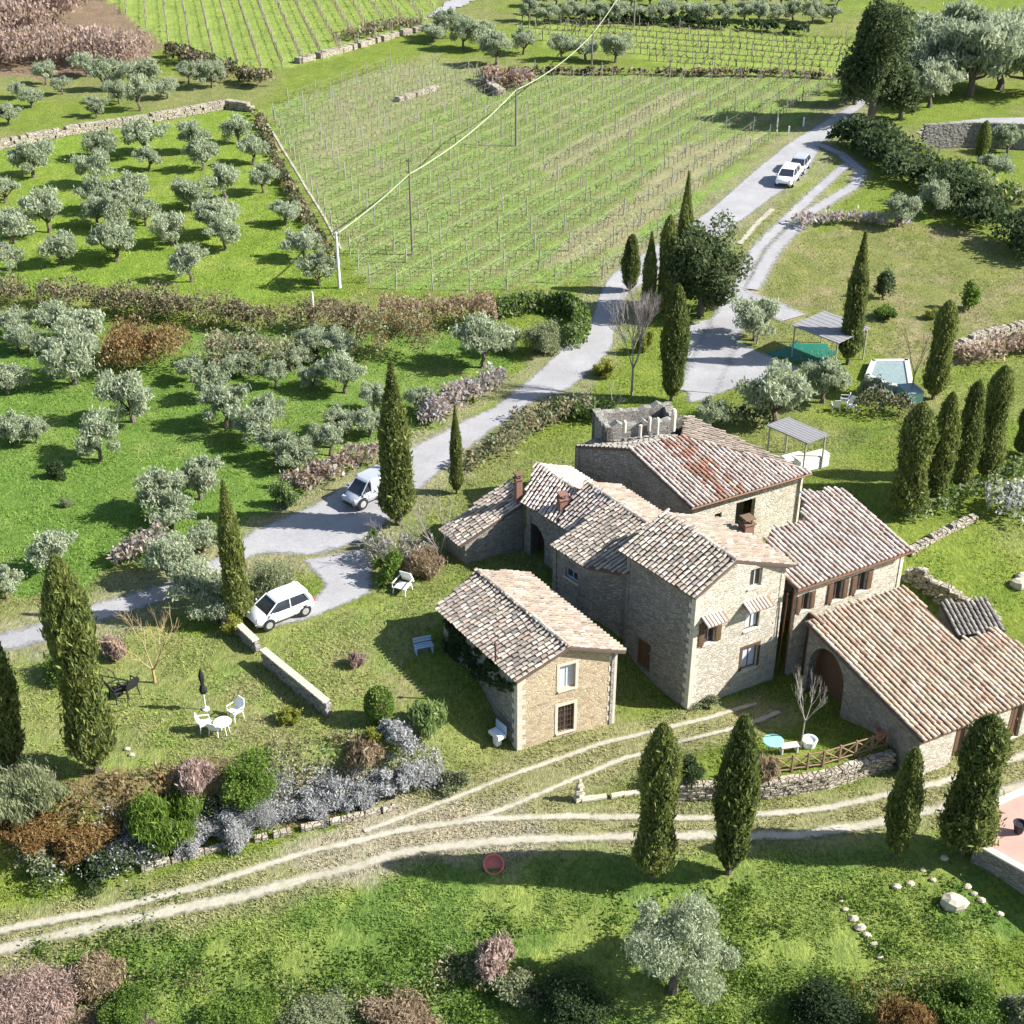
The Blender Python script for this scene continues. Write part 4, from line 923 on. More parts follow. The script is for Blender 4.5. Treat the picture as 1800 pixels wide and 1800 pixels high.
# ------------------------------------------------------------------ cypresses
CY = [
 (1147, 1545, 1272, 66, 'dense cypress on the lower grass bank, left one of the front pair below the track'),
 (1280, 1535, 1258, 68, 'dense cypress on the lower grass bank, right one of the front pair below the track'),
 (1573, 1508, 1316, 52, 'slim cypress beside the end of the wooden fence at the tiled annex'),
 (1690, 1500, 1258, 84, 'thick leaning cypress beside the corner of the paved terrace'),
 (172, 1357, 978, 76, 'very tall leaning cypress at the lawn edge near the dark garden chairs'),
 (22, 1350, 1080, 70, 'cypress at the left picture edge beside the very tall leaning one'),
 (422, 1095, 845, 54, 'cypress rising from the shrubs behind the white parked hatchback'),
 (700, 922, 638, 70, 'tall pointed cypress standing by the road bend beside the grey van'),
 (803, 868, 713, 26, 'thinnest young cypress on the grass bank between road and farmhouse'),
 (1180, 704, 500, 44, 'cypress growing just behind the broken stone turret'),
 (1107, 512, 412, 30, 'short cypress leftmost of the roadside cluster above the bare tree'),
 (1138, 562, 408, 32, 'cypress between the short one and the tallest in the roadside cluster'),
 (1168, 560, 378, 32, 'cypress directly left of the tallest one in the roadside cluster'),
 (1195, 548, 303, 36, 'tallest cypress of the roadside cluster beside the round evergreen oak'),
 (1490, 640, 408, 46, 'tall lone cypress beside the grey roofed shelter and green net'),
 (1640, 702, 528, 42, 'cypress with bare twiggy side rising beside the pale pool cover'),
 (1590, 905, 708, 60, 'broadest cypress of the garden row right of the farmhouse'),
 (1640, 888, 690, 48, 'second cypress of the garden row right of the farmhouse'),
 (1684, 866, 670, 44, 'third cypress of the garden row right of the farmhouse'),
 (1728, 842, 643, 46, 'fourth and farthest cypress of the garden row right of the farmhouse'),
 (1797, 800, 708, 34, 'cypress cut by the right picture edge behind the garden row'),
 (1722, 286, 212, 24, 'small dark cypress below the far driveway wall'),
]
for a in CY: cypress(*a)
# ------------------------------------------------------------------ olives
def rows(cells, name, desc, rowh, front=True):
    cells = sorted(cells, key=lambda c: -(c[1] + c[2])); k = 0; rws = []; cur = []
    for c in cells:
        if cur and cur[0][1] + cur[0][2] - (c[1] + c[2]) > rowh: rws.append(cur); cur = []
        cur.append(c)
    rws.append(cur)
    for ri, r in enumerate(rws):
        for ci, c in enumerate(sorted(r)):
            olive(*c, label='olive tree, %s from left, %s row of %s' % (ORD[ci], 'front' if ri == 0 else ORD[ri], desc), group=name)
G1 = [(53,280,30),(177,250,27),(167,296,27),(250,240,30),(260,275,22),(337,240,25),(353,270,27),(417,226,25),(443,263,25),(460,310,27),(80,370,36),(173,340,30),(233,337,30),(167,370,26),(207,376,27),(253,370,25),(333,337,30),(393,320,28),(383,376,36),(20,393,33),(103,433,30),(200,420,38),(300,403,27),(393,410,28),(500,373,22),(533,430,26),(333,467,28),(560,470,30),(10,450,25),(5,330,25)]
G0 = [(12,200,18),(30,157,15),(53,170,18),(77,127,20),(107,147,17),(167,187,17),(183,133,23),(207,160,20),(243,167,25),(247,123,28),(293,153,18),(330,127,18),(370,130,22),(150,110,22)]
G2 = [(17,561,28),(28,590,25),(92,566,28),(144,572,38),(125,630,45),(50,600,22),(8,667,28),(228,700,42),(333,644,28),(369,672,34),(394,714,38),(450,742,36),(172,772,38),(17,750,30),(61,758,22),(281,870,40),(347,840,40),(300,898,32),(525,617,26),(553,604,28),(605,655,36),(511,631,22),(483,660,22),(594,608,26),(442,617,28),(658,700,26),(594,736,28),(650,744,25),(739,700,22),(483,778,32),(517,800,28),(580,772,30),(472,722,26),(548,660,24),(420,640,24)]
G3 = [(760,53,20),(793,40,24),(813,60,24),(847,60,24),(873,83,27),(920,73,20)]
G3b = [(987,83,20),(1030,83,20),(1083,83,24)]
rows(G0, 'olive trees above the dry stone wall', 'the topmost left grove', 18)
rows(G1, 'olive trees between the dry stone wall and the brown hedge', 'the grove above the brown hedge', 26)
rows(G2, 'olive trees between the brown hedge and the road', 'the grove left of the road', 36)
rows(G3, 'olive trees at the top of the vineyard', 'the clump above the vineyard', 14); rows(G3b, 'three round olive trees before the wire vineyard', 'the trio before the far vineyard', 14)
G4 = [(930 + 31 * k + (k * 7 % 5) * 2, 18 + (k * 5 % 3) * 2, 17) for k in range(18)] + [(945 + 33 * k, -8, 17) for k in range(17)]
rows(G4, 'far grove of olive trees along the top edge', 'the far shaded grove', 14)
for cx, cy, r, l in ((850, 604, 42, 'bluish olive tree beside the clipped hedge loop at the road'), (884, 590, 28, 'small bluish olive tree touching the clipped hedge loop'),
   (94, 972, 35, 'olive tree behind the top of the very tall leaning cypress'), (8, 1028, 26, 'olive tree cut by the left edge above the road'), (352, 940, 30, 'olive tree on the far road verge between brown shrubs'),
   (305, 992, 40, 'large olive tree on the near road verge, leftmost of three'), (347, 1028, 48, 'largest olive tree beside the road left of the white hatchback'), (378, 1068, 30, 'low olive tree beside the stone garden wall'),
   (1190, 1680, 82, 'big silvery olive tree alone on the lower grass slope'), (1366, 690, 56, 'broad dark olive tree behind the grey garden shelter'), (1330, 560, 38, 'round olive bush at the corner of the gravel yard'),
   (1450, 672, 36, 'olive tree between broad olive and lone cypress'), (1583, 366, 30, 'pale bushy olive at the hedge end, left of two'), (1646, 350, 27, 'rounder pale olive at the hedge end, right of two'),
   (1252, 722, 32, 'low olive bush behind the rear house roof'), (1750, 290, 24, 'olive tree below the far driveway wall'), (1775, 245, 22, 'small olive tree on the far driveway')):
    olive(cx, cy, r, l, 'single olive trees')
for k, (cx, cy, r) in enumerate([(1610, 110, 52), (1660, 95, 56), (1715, 105, 58), (1768, 95, 56), (1818, 105, 54), (1640, 140, 44), (1740, 70, 50), (1690, 65, 48), (1800, 60, 50), (1640, 60, 46)]):
    olive(cx, cy, r, 'big grey green tree, %s of the clump by the far driveway' % ORD[k], 'big grey green trees by the far driveway', cat='tree', name='broadleaf_tree')
# evergreen oak, tall conifer
def bigtree(cx, cy, rpx, kz, mat, label, cat, name, n=9000, leaf=0.07, K=34, seed=0):
    rng = np.random.default_rng(seed + 70); p = atg(cx, cy + rpx)
    for _ in range(4): Rm = rpx * depth(p) / FPX; p = atg(cx, cy, up=Rm * kz * .88)
    o = empty(name, p); P, cc = clumps(rng, K, (Rm, Rm, Rm * kz), Rm * kz * .88, n, 0.30, -0.9, inner=0.4)
    P[:, 2] = np.maximum(P[:, 2], 0.2); V, F = leaves(P, leaf * Rm, rng, 1.8, 0.1)
    mesh('crown', V, F, LM[mat], o); mb = MB(); mb.tube([(0, 0, -.3), (0.1, 0, Rm * kz * .6), (0, 0, Rm * kz * 1.4)], [Rm * .1, Rm * .07, Rm * .03], 8); twigs(mb, rng, (0.1, 0, Rm * kz * .6), [c for c in cc[:12]], Rm * .04, Rm * .01)
    mb.obj('trunk', M['bark'], o); return tag(o, label, cat)
bigtree(1237, 468, 76, 1.35, 'oak', 'big round evergreen oak right of the roadside cypress cluster', 'oak tree', 'oak_tree', n=22000, leaf=.05, K=60, seed=1)
bigtree(1545, 100, 78, 1.65, 'oak', 'huge dark conifer overhanging the shaded road at the top right', 'conifer', 'conifer_tree', n=20000, leaf=.05, seed=2)
bigtree(1508, 135, 42, 1.3, 'oak', 'dark lower tree pressed against the huge conifer by the road', 'tree', 'evergreen_tree', n=5000, seed=3)
bigtree(1588, 165, 46, 1.1, 'oak', 'dark bushy tree at the foot of the huge conifer', 'tree', 'evergreen_tree', n=5000, seed=4)
bigtree(1555, 497, 22, 1.4, 'oak', 'small dark conical tree on the dry field, left of two', 'tree', 'small_tree', n=2200, leaf=.11, seed=5)
bigtree(1706, 520, 23, 1.25, 'green', 'small dark bushy tree on the dry field, right of two', 'tree', 'small_tree', n=2200, leaf=.11, seed=6)
bigtree(1478, 664, 24, 0.9, 'sage', 'yellow green round bush tree below the lone tall cypress', 'tree', 'small_tree', n=2600, leaf=.11, seed=7)
# bare trees
def bare(bx, by, ty, wpx, label, mat, kind, cat='bare tree', **kw):
    p = atg(bx, by); z = zat(p.x, p.y, ty) - p.z; r = wpx / 2 * depth(p) / FPX
    b, t = proto_bare(kind, len(kind), M[mat], **kw); zs = max(v.co.z for v in b.vertices); xs = np.percentile([abs(v.co.x) for v in b.vertices], 97)
    o = empty('bare_tree', p, 0.7, (r / xs, r / xs, z / zs)); put(o, (('branches', b), ('trunk', t))); return tag(o, label, cat)
bare(1110, 695, 498, 84, 'leafless grey tree with dense twigs beside the road above the turret', 'greytwig', 'plane', lv=4, br=4, trunk=0.28, spread=0.45, r0=.02)
bare(1408, 1315, 1180, 68, 'small pale leafless tree on the lawn before the big arch', 'palebark', 'fig', lv=4, br=3, trunk=0.36, spread=0.8, r0=0.017)
bare(272, 1200, 1060, 130, 'leafless ochre pruned tree fanning out on the left lawn', 'ochretwig', 'willowy', lv=3, br=3, trunk=0.2, spread=0.75, r0=0.016, up=1.0)
bare(1600, 700, 560, 50, 'thin leafless sapling beside the pale pool cover', 'greytwig', 'sapling', lv=2, br=2, trunk=0.3, spread=0.3, r0=0.012)
bare(1330, 605, 520, 60, 'thin leafless sapling over the bush at the gravel yard corner', 'greytwig', 'saplings', lv=2, br=2, trunk=0.25, spread=0.5, r0=0.012)
bare(690, 985, 905, 110, 'leafless grey shrub tree leaning over the driveway by the tall cypress', 'greytwig', 'thicket', lv=3, br=3, trunk=0.12, spread=0.9, r0=0.02)
bare(775, 985, 880, 90, 'leafless grey shrub tree against the west wall of the farmhouse', 'greytwig', 'thickety', lv=3, br=3, trunk=0.12, spread=0.8, r0=0.02)
bare(1058, 730, 672, 80, 'fallen grey branches left of the turret', 'greytwig', 'brush', lv=2, br=3, trunk=0.08, spread=1.1, r0=0.02)
bare(1590, 745, 700, 70, 'dark leafless bush among the garden cypresses', 'twig', 'brushy', lv=3, br=3, trunk=0.08, spread=1.0, r0=0.02)
# ------------------------------------------------------------------ hedges and thickets
hedge('wild_hedge', [(-60, 530), (60, 538), (200, 552), (350, 565), (470, 578), (548, 580)], 3.2, 2.5, [('brown', .55), ('sage', .2), ('ivy', .25)], 'long brown wild hedge crossing below the upper olive grove', 'hedge', dens=60, leaf=.12, seed=1, flat=False)
hedge('wild_hedge', [(560, 575), (600, 580), (648, 583)], 3.2, 2.6, [('brown', .8), ('ivy', .2)], 'short brown thicket at the foot of the white pole', 'hedge', dens=60, leaf=.12, seed=2, flat=False)
hedge('wild_hedge', [(668, 572), (760, 578), (868, 570)], 3.4, 2.8, [('pink', .2), ('brown', .6), ('rust', .2)], 'reddish brown hedge at the bottom of the big vineyard', 'hedge', dens=60, leaf=.12, seed=3, flat=False)
hedge('reed_thicket', [(198, 640), (270, 650), (370, 648)], 4.2, 3.2, [('rust', .8), ('brown', .2)], 'ochre reed thicket below the long brown hedge', 'thicket', dens=60, seed=4, flat=False, leaf=.12, up=0.6)
hedge('thicket', [(370, 645), (440, 652), (520, 645)], 3.5, 3.0, [('sage', .6), ('brown', .4)], 'grey green thicket right of the ochre reeds', 'thicket', dens=50, leaf=.12, seed=5, flat=False)
hedge('thicket', [(640, 620), (690, 625), (720, 615)], 4.5, 3.6, [('rust', .5), ('sage', .5)], 'ochre bushes among olives above the tall pointed cypress', 'thicket', dens=50, leaf=.12, seed=6, flat=False)
hedge('thicket', [(655, 1000), (700, 985), (740, 985), (775, 1000)], 2.2, 1.7, [('lav', .45), ('brown', .3), ('sage', .25)], 'grey twiggy thicket against the west wall of the farmhouse', 'thicket', dens=90, leaf=.07, seed=52, flat=False, elong=4)
hedge('thicket', [(1265, 745), (1310, 752), (1345, 745)], 2.0, 1.6, [('ivy', .6), ('sage', .4)], 'dark low bushes behind the sunny hip of the rear roof', 'thicket', dens=60, leaf=.12, seed=53, flat=False)
hedge('thicket', [(1510, 722), (1550, 735), (1590, 725)], 2.4, 1.6, [('ivy', .7), ('brown', .3)], 'dark brush in the shade left of the garden cypress row', 'thicket', dens=60, leaf=.12, seed=54, flat=False)
hedge('thicket', [(1515, 690), (1545, 704), (1580, 712)], 1.6, 1.3, [('lav', .5), ('sage', .5)], 'twiggy grey shrubs screening the near side of the covered pool', 'thicket', dens=50, leaf=.10, seed=55, flat=False, elong=4)
hedge('thicket', [(905, 745), (960, 728), (1010, 735)], 1.6, 1.1, [('brown', .5), ('ivy', .5)], 'brown brush on the upper bank beside the dark green bushes', 'thicket', dens=60, leaf=.10, seed=56, flat=False, elong=3)
hedge('clipped_hedge', [(872, 560), (930, 548), (990, 548), (1020, 566), (1022, 596), (1000, 615)], 1.5, 1.7, [('green', .7), ('sage', .3)], 'clipped green hedge loop beside the road', 'hedge', dens=130, seed=7)
bush(955, 622, 74, 2.6, 'olive brown bush enclosed by the clipped hedge loop', 'sage', group=None)
hedge('hedge', [(1480, 250), (1530, 268), (1600, 315), (1680, 370), (1760, 415), (1860, 470)], 5.5, 3.4, [('ivy', .6), ('oak', .4)], 'wide dark tall hedge running down the right side', 'hedge', dens=26, leaf=.24, seed=8, flat=False)
hedge('hedge', [(1540, 262), (1610, 290), (1700, 330), (1800, 380)], 2.5, 2.4, [('sage', .5), ('yellow', .2), ('green', .3)], 'sunlit green hedge behind the wide dark one', 'hedge', dens=26, leaf=.3, seed=9, flat=False)
hedge('scrub_slope', [(-80, 100), (20, 110), (120, 108), (200, 112), (262, 118)], 11, 4.5, [('pink', .8), ('brown', .2)], 'rusty bare woodland at the top left corner, lower edge', 'thicket', dens=7, leaf=.26, seed=10, flat=False, up=.7)
hedge('scrub_slope', [(-80, 45), (20, 50), (110, 60)], 26, 6.5, [('pink', .85), ('brown', .15)], 'rusty bare woodland filling the top left corner', 'thicket', dens=4.5, leaf=.3, seed=11, flat=False, up=.7)
hedge('hedge', [(300, 100), (345, 118), (400, 138), (468, 155)], 2.4, 2.4, [('ivy', .5), ('brown', .5)], 'short dark hedge between the olive grove and the upper vineyard', 'hedge', dens=24, leaf=.28, seed=12, flat=False)
hedge('hedge', [(448, 200), (470, 250), (500, 320), (540, 390), (590, 462)], 1.0, 1.0, [('brown', .5), ('ivy', .5)], 'low dark hedge along the right edge of the olive grove', 'hedge', dens=60, leaf=.2, seed=13, flat=False)
hedge('hedge', [(850, 135), (960, 130), (1120, 132), (1300, 134), (1480, 140)], 1.2, 1.1, [('brown', .6), ('ivy', .4)], 'thin dark hedge under the far wire vineyard', 'hedge', dens=26, leaf=.32, seed=14, flat=False)
hedge('thicket', [(855, 140), (900, 158), (935, 150)], 3.0, 2.2, [('pink', .7), ('rust', .3)], 'reddish brush heap at the top of the big vineyard', 'thicket', dens=14, leaf=.3, seed=15, flat=False)
hedge('hedge', [(905, 22), (1000, 32), (1120, 42), (1300, 52), (1420, 62)], 1.6, 1.6, [('ivy', 1)], 'dark hedge line under the far shaded grove', 'hedge', dens=12, leaf=.4, seed=16, flat=False)
hedge('road_verge_shrubs', [(735, 755), (775, 735), (830, 705), (880, 675)], 2.4, 1.7, [('pink', .5), ('lav', .5)], 'grey and mauve shrubs along the road above the thin cypress', 'shrubs', dens=60, leaf=.16, seed=17, flat=False)
hedge('road_verge_shrubs', [(520, 868), (570, 845), (620, 830), (665, 800)], 2.4, 1.6, [('brown', .5), ('pink', .3), ('lav', .2)], 'brown shrubs along the road behind the grey van', 'shrubs', dens=60, leaf=.16, seed=18, flat=False)
hedge('road_verge_shrubs', [(190, 1000), (240, 985), (290, 960)], 2.2, 1.6, [('pink', .5), ('lav', .3), ('sage', .2)], 'mauve grey shrubs on the far verge left of the cypress behind the hatchback', 'shrubs', dens=60, leaf=.16, seed=19, flat=False)
hedge('hedge', [(820, 830), (870, 800), (930, 760), (990, 735), (1045, 712)], 2.2, 1.3, [('brown', .4), ('sage', .6)], 'olive brown hedge on the bank between road and rear house', 'hedge', dens=60, leaf=.15, seed=20, flat=False)
hedge('hedge', [(985, 728), (1040, 745), (1080, 728)], 2.0, 1.3, [('ivy', .6), ('green', .4)], 'dark green bushes left of the turret', 'hedge', dens=70, leaf=.15, seed=21, flat=False)
hedge('hedge', [(1590, 915), (1640, 895), (1700, 870), (1760, 845), (1830, 830)], 2.2, 1.2, [('green', .5), ('sage', .5)], 'green hedge at the feet of the garden cypress row', 'hedge', dens=70, leaf=.15, seed=22, flat=False)
hedge('thicket', [(1730, 900), (1790, 905), (1840, 880)], 3.5, 1.8, [('lav', .6), ('sage', .4)], 'grey green bush heap at the right edge behind the annex garden', 'thicket', dens=40, leaf=.16, seed=23, flat=False)
hedge('thicket', [(1690, 640), (1750, 625), (1820, 610)], 3.0, 1.5, [('pink', .6), ('brown', .4)], 'brown brush heap at the right edge behind the cypresses', 'thicket', dens=30, leaf=.2, seed=24, flat=False)
hedge('thicket', [(600, 75), (680, 50), (740, 48)], 4.5, 1.6, [('brown', .5), ('sage', .5)], 'brown brush on the stony bank left of the far olive clump', 'thicket', dens=8, leaf=.3, seed=25, flat=False)
hedge('thicket', [(1400, 400), (1470, 390), (1540, 395), (1600, 400)], 2.5, 1.3, [('pink', .5), ('lav', .5)], 'dry grey bushes along the upper edge of the dry field', 'thicket', dens=22, leaf=.22, seed=26, flat=False)
# lavender bank, garden beds
LV = [(205, 1512, 60), (245, 1500, 66), (300, 1488, 62), (352, 1470, 66), (400, 1455, 70), (452, 1440, 72), (500, 1430, 74), (548, 1422, 70), (592, 1410, 64), (632, 1396, 62), (672, 1388, 66), (712, 1380, 60), (745, 1372, 52), (330, 1500, 44), (420, 1482, 44), (560, 1436, 44), (640, 1415, 40)]
for k, (x, y, wd) in enumerate(LV): bush(x, y, wd * 1.25, 0.95 + .3 * ((k * 7) % 3 - 1), 'grey lavender mound, %s from left on the bank above the track' % ORD[k], 'lav', 'lavender_bush', 'lavender', 'grey lavender mounds on the bank above the track', elong=3.0, up=0.5, leaf=0.055, n=6000)
hedge('lavender_bank', [(170, 1505), (300, 1478), (430, 1438), (560, 1405), (680, 1378), (780, 1365)], 2.0, .9, [('lav', .85), ('sage', .15)], 'continuous pale grey lavender band behind the separate mounds', 'lavender', dens=420, leaf=.05, seed=41, flat=False, elong=3)
hedge('garden_bed', [(190, 1400), (270, 1385), (340, 1400)], 2.6, .7, [('rust', .6), ('brown', .4)], 'rust brown garden bed left of the mauve shrub', 'flower bed', dens=110, leaf=.09, seed=42, flat=False)
hedge('garden_bed', [(480, 1340), (560, 1345), (640, 1365)], 3.0, .8, [('brown', .5), ('sage', .5)], 'dry brown garden bed behind the lavender', 'flower bed', dens=90, leaf=.09, seed=43, flat=False)
hedge('thicket', [(60, 1550), (150, 1535), (240, 1520), (300, 1490)], 2.4, 1.2, [('ivy', .8), ('lav', .2)], 'dark tangled brush in the hollow left of the lavender band', 'thicket', dens=110, leaf=.08, seed=48, flat=False)
hedge('garden_bed', [(-40, 1470), (60, 1480), (170, 1470)], 3.2, 1.0, [('rust', .5), ('green', .3), ('brown', .2)], 'rust and green fern bed at the left edge', 'flower bed', dens=80, leaf=.09, seed=44, flat=False)
hedge('meadow_weeds', [(380, 1790), (520, 1760), (680, 1770), (800, 1730)], 2.4, .55, [('sage', .4), ('green', .4), ('brown', .2)], 'band of rough weeds along the bottom edge centre', 'weeds', dens=130, leaf=.07, seed=45, flat=False)
hedge('meadow_weeds', [(100, 1730), (230, 1745), (380, 1720)], 2.4, .6, [('green', .6), ('ivy', .2), ('brown', .2)], 'rough green brambles right of the lower left thicket', 'weeds', dens=130, leaf=.07, seed=49, flat=False)
hedge('meadow_weeds', [(1480, 1760), (1600, 1740), (1760, 1760)], 2.4, .9, [('sage', .4), ('green', .3), ('rust', .3)], 'band of brambles near the lower right corner', 'weeds', dens=110, leaf=.07, seed=46, flat=False)
hedge('meadow_weeds', [(760, 1690), (860, 1720), (960, 1760)], 2.0, .6, [('pink', .4), ('sage', .4), ('brown', .2)], 'dry mauve weeds crossing the lower meadow left of the big olive', 'weeds', dens=120, leaf=.07, seed=47, flat=False)
BU = [(800, 1385, 64, .9, 'sage', 'twiggy grey shrub at the right end of the lavender bank', 'shrub'), (280, 1470, 150, 2.1, 'green', 'big round green broom bush on the bank left of the lavender', 'broom bush'),
 (55, 1420, 120, 1.8, 'sage', 'grey green broom bush below the two left cypresses', 'broom bush'), (-5, 1425, 110, 1.8, 'sage', 'broom bush cut by the left edge below the cypresses', 'broom bush'),
 (340, 1385, 82, 1.5, 'pink', 'mauve leafless shrub beside the bright green one', 'shrub'), (440, 1390, 112, 1.7, 'green', 'glossy green laurel shrub below the white table', 'shrub'), (385, 1425, 44, .8, 'ivy', 'small dark bush below the mauve shrub', 'shrub'),
 (640, 1345, 72, 1.5, 'brown', 'brown dry bush left of the barn corner lawn', 'shrub'), (655, 1310, 40, 1.0, 'yellow', 'yellow green bush under the clipped ball', 'shrub'), (510, 1268, 48, .7, 'yellow', 'yellow low shrub at the end of the garden wall', 'shrub'),
 (628, 1170, 34, .9, 'pink', 'small dry shrub at the edge of the barn shadow', 'shrub'), (412, 1115, 46, 1.1, 'yellow', 'yellow green bush against the short garden wall', 'shrub'), (700, 1300, 76, 1.2, 'lav', 'blue grey shrub in the barn shade', 'shrub'),
 (480, 1045, 92, 2.0, 'sage', 'grey green shrub behind the white hatchback', 'shrub'), (690, 1020, 66, 1.7, 'green', 'green shrub left of the white garden lounge chair', 'shrub'), (660, 960, 40, 1.2, 'green', 'green bush at the foot of the tall pointed cypress', 'shrub'),
 (740, 1010, 80, 1.5, 'brown', 'brown shrub between lounge chair and farmhouse', 'shrub'), (505, 890, 60, 1.4, 'lime', 'lime green bush on the far road verge', 'shrub'), (1065, 660, 50, 1.1, 'yellow', 'yellow green bush on the small road island', 'shrub'), (1130, 620, 36, 1.8, 'yellow', 'tall yellow green bush left of the turret cypress', 'shrub'),
 (1310, 925, 42, 1.6, 'rust', 'rusty vine bush in the little courtyard between the roofs', 'shrub'), (1215, 1370, 58, 1.4, 'ivy', 'dark green bush between the two front cypresses', 'shrub'), (1340, 1372, 60, 1.4, 'brown', 'brown bush at the left end of the wooden fence', 'shrub'),
 (870, 1700, 96, 1.3, 'pink', 'dry mauve bush in the lower meadow', 'shrub'), (1010, 1790, 150, 1.7, 'ivy', 'dark bush in the shade left of the big lower olive', 'shrub'), (905, 1745, 90, 1.0, 'sage', 'grey green weed clump below the dry mauve bush', 'shrub'),
 (1590, 1840, 120, 1.8, 'rust', 'brown bush at the bottom edge, lower right', 'shrub'), (1440, 1790, 130, 1.5, 'ivy', 'dark green bramble at the bottom edge right of the olive', 'shrub'), (1700, 1780, 150, 1.5, 'green', 'green bramble near the lower right corner', 'shrub'), (1790, 1800, 90, 1.4, 'sage', 'sage bramble cut by the lower right corner', 'shrub'),
 (60, 1790, 190, 1.7, 'pink', 'mauve brown leafless thicket in the lower left corner', 'thicket'), (170, 1740, 110, 1.2, 'brown', 'brown dry bush beside the lower left thicket', 'shrub'), (230, 1790, 110, 1.1, 'green', 'green bramble right of the lower left thicket', 'shrub'), (420, 1800, 160, 0.9, 'green', 'broad green weed clump at the bottom edge', 'shrub'), (560, 1800, 130, 0.8, 'sage', 'pale weed clump at the bottom edge centre', 'shrub'), (700, 1810, 140, 0.9, 'brown', 'brown weed clump at the bottom edge centre', 'shrub'),
 (115, 890, 24, .5, 'sage', 'tiny grey bush in the lower grove grass', 'shrub'), (100, 838, 44, 1.0, 'ivy', 'dark low bush in the lower grove', 'shrub'), (1640, 560, 40, 0.8, 'yellow', 'yellow bush patch on the dry field edge', 'shrub'), (1528, 700, 50, 1.4, 'sage', 'sage bush left of the pale pool cover', 'shrub'), (1555, 560, 50, 1.2, 'green', 'green bush right of the lone tall cypress', 'shrub'), (205, 1155, 60, 1.0, 'pink', 'dry reddish shrub beneath the ochre pruned tree', 'shrub'), (120, 1190, 100, 1.3, 'green', 'leafy green shrub between the two left cypresses', 'shrub'),
 (70, 1520, 90, 1.0, 'sage', 'pale green mound on the dark bank at the left edge', 'shrub'), (150, 1480, 120, .9, 'rust', 'rust brown fern patch on the left bank', 'shrub'), (60, 1470, 130, 1.0, 'rust', 'rust and green fern patch at the left edge', 'shrub'), (175, 1540, 90, 0.8, 'ivy', 'dark ivy patch left of the lavender', 'shrub'),
 (1560, 1225, 70, 1.0, 'ivy', 'dark creeper at the foot of the annex side wall', 'shrub'), (1240, 1235, 60, 0.5, 'sage', 'low grey plants along the farmhouse front wall', 'shrub')]
for b in BU:
    kw = {'elong': 7.0, 'up': .9, 'leaf': .075} if 'broom' in b[6] else ({'elong': 4.5, 'up': .5} if b[4] in ('pink', 'brown', 'rust') else {})
    bush(b[0], b[1], b[2], b[3], b[5], b[4], 'shrub' if b[6] == 'shrub' else b[6].replace(' ', '_'), b[6], **kw)
# clipped ball, feathery shrub, yucca-like bush
def ball(cx, by, wpx, hh, label):
    p = atg(cx, by); r = wpx / 2 * depth(p) / FPX; rng = np.random.default_rng(3); n = 4500; d = rng.normal(size=(n, 3)); d /= np.linalg.norm(d, axis=1)[:, None]
    rr = rng.uniform(.82, 1.0, (n, 1)); P = d * rr * np.array([r, r, hh / 2]); P[:, 2] += hh / 2; V, F = leaves(P, 0.07, rng, 1.6); o = empty('clipped_bush', p)
    c = mesh('foliage', V, F, LM['green'], o); mb = MB(); mb.lathe([(r * .2, 0.02), (r * .72, hh * .3), (r * .75, hh * .6), (r * .2, hh * .9)], (0, 0, 0), 10); mb.obj('stem', M['twig'], o)
    return tag(o, label, 'topiary')
ball(668, 1268, 54, 2.0, 'clipped round green ball bush on the lawn edge left of the barn'); 
bush(755, 1285, 76, 2.0, 'feathery lime green shrub standing in the barn shade', 'lime', 'shrub', 'shrub', elong=5.0, up=0.6, leaf=.07, flat=0.95)
# ivy on the barn wall
iv = MB(); rng = np.random.default_rng(9); A_, B_ = Wb['LB'], Wb['LF']; n = 4200; u = rng.beta(1.2, 1.6, n); zt = 4.1; z = zt - rng.beta(1.1, 2.4, n) * (3.2 - 2.2 * u); nn = np.array([-(B_ - A_).y, 0, 0])
P = np.array(A_)[None, :] * (1 - u)[:, None] + np.array(B_)[None, :] * u[:, None]; P[:, 2] = z
nv = Vector(((B_ - A_).y, -(B_ - A_).x, 0)).normalized(); P += np.array(nv)[None, :] * rng.uniform(0.04, 0.22, n)[:, None]
k_ = fbm(u * 14, z * 2.5, 3) > 0.42; V, F = leaves(P[k_] - np.array(A_), 0.13, rng, 1.3); o = mesh('ivy', V, F, LM['ivy']); o.location = A_; tag(o, 'dark ivy climbing the shaded side wall of the small barn', 'ivy')
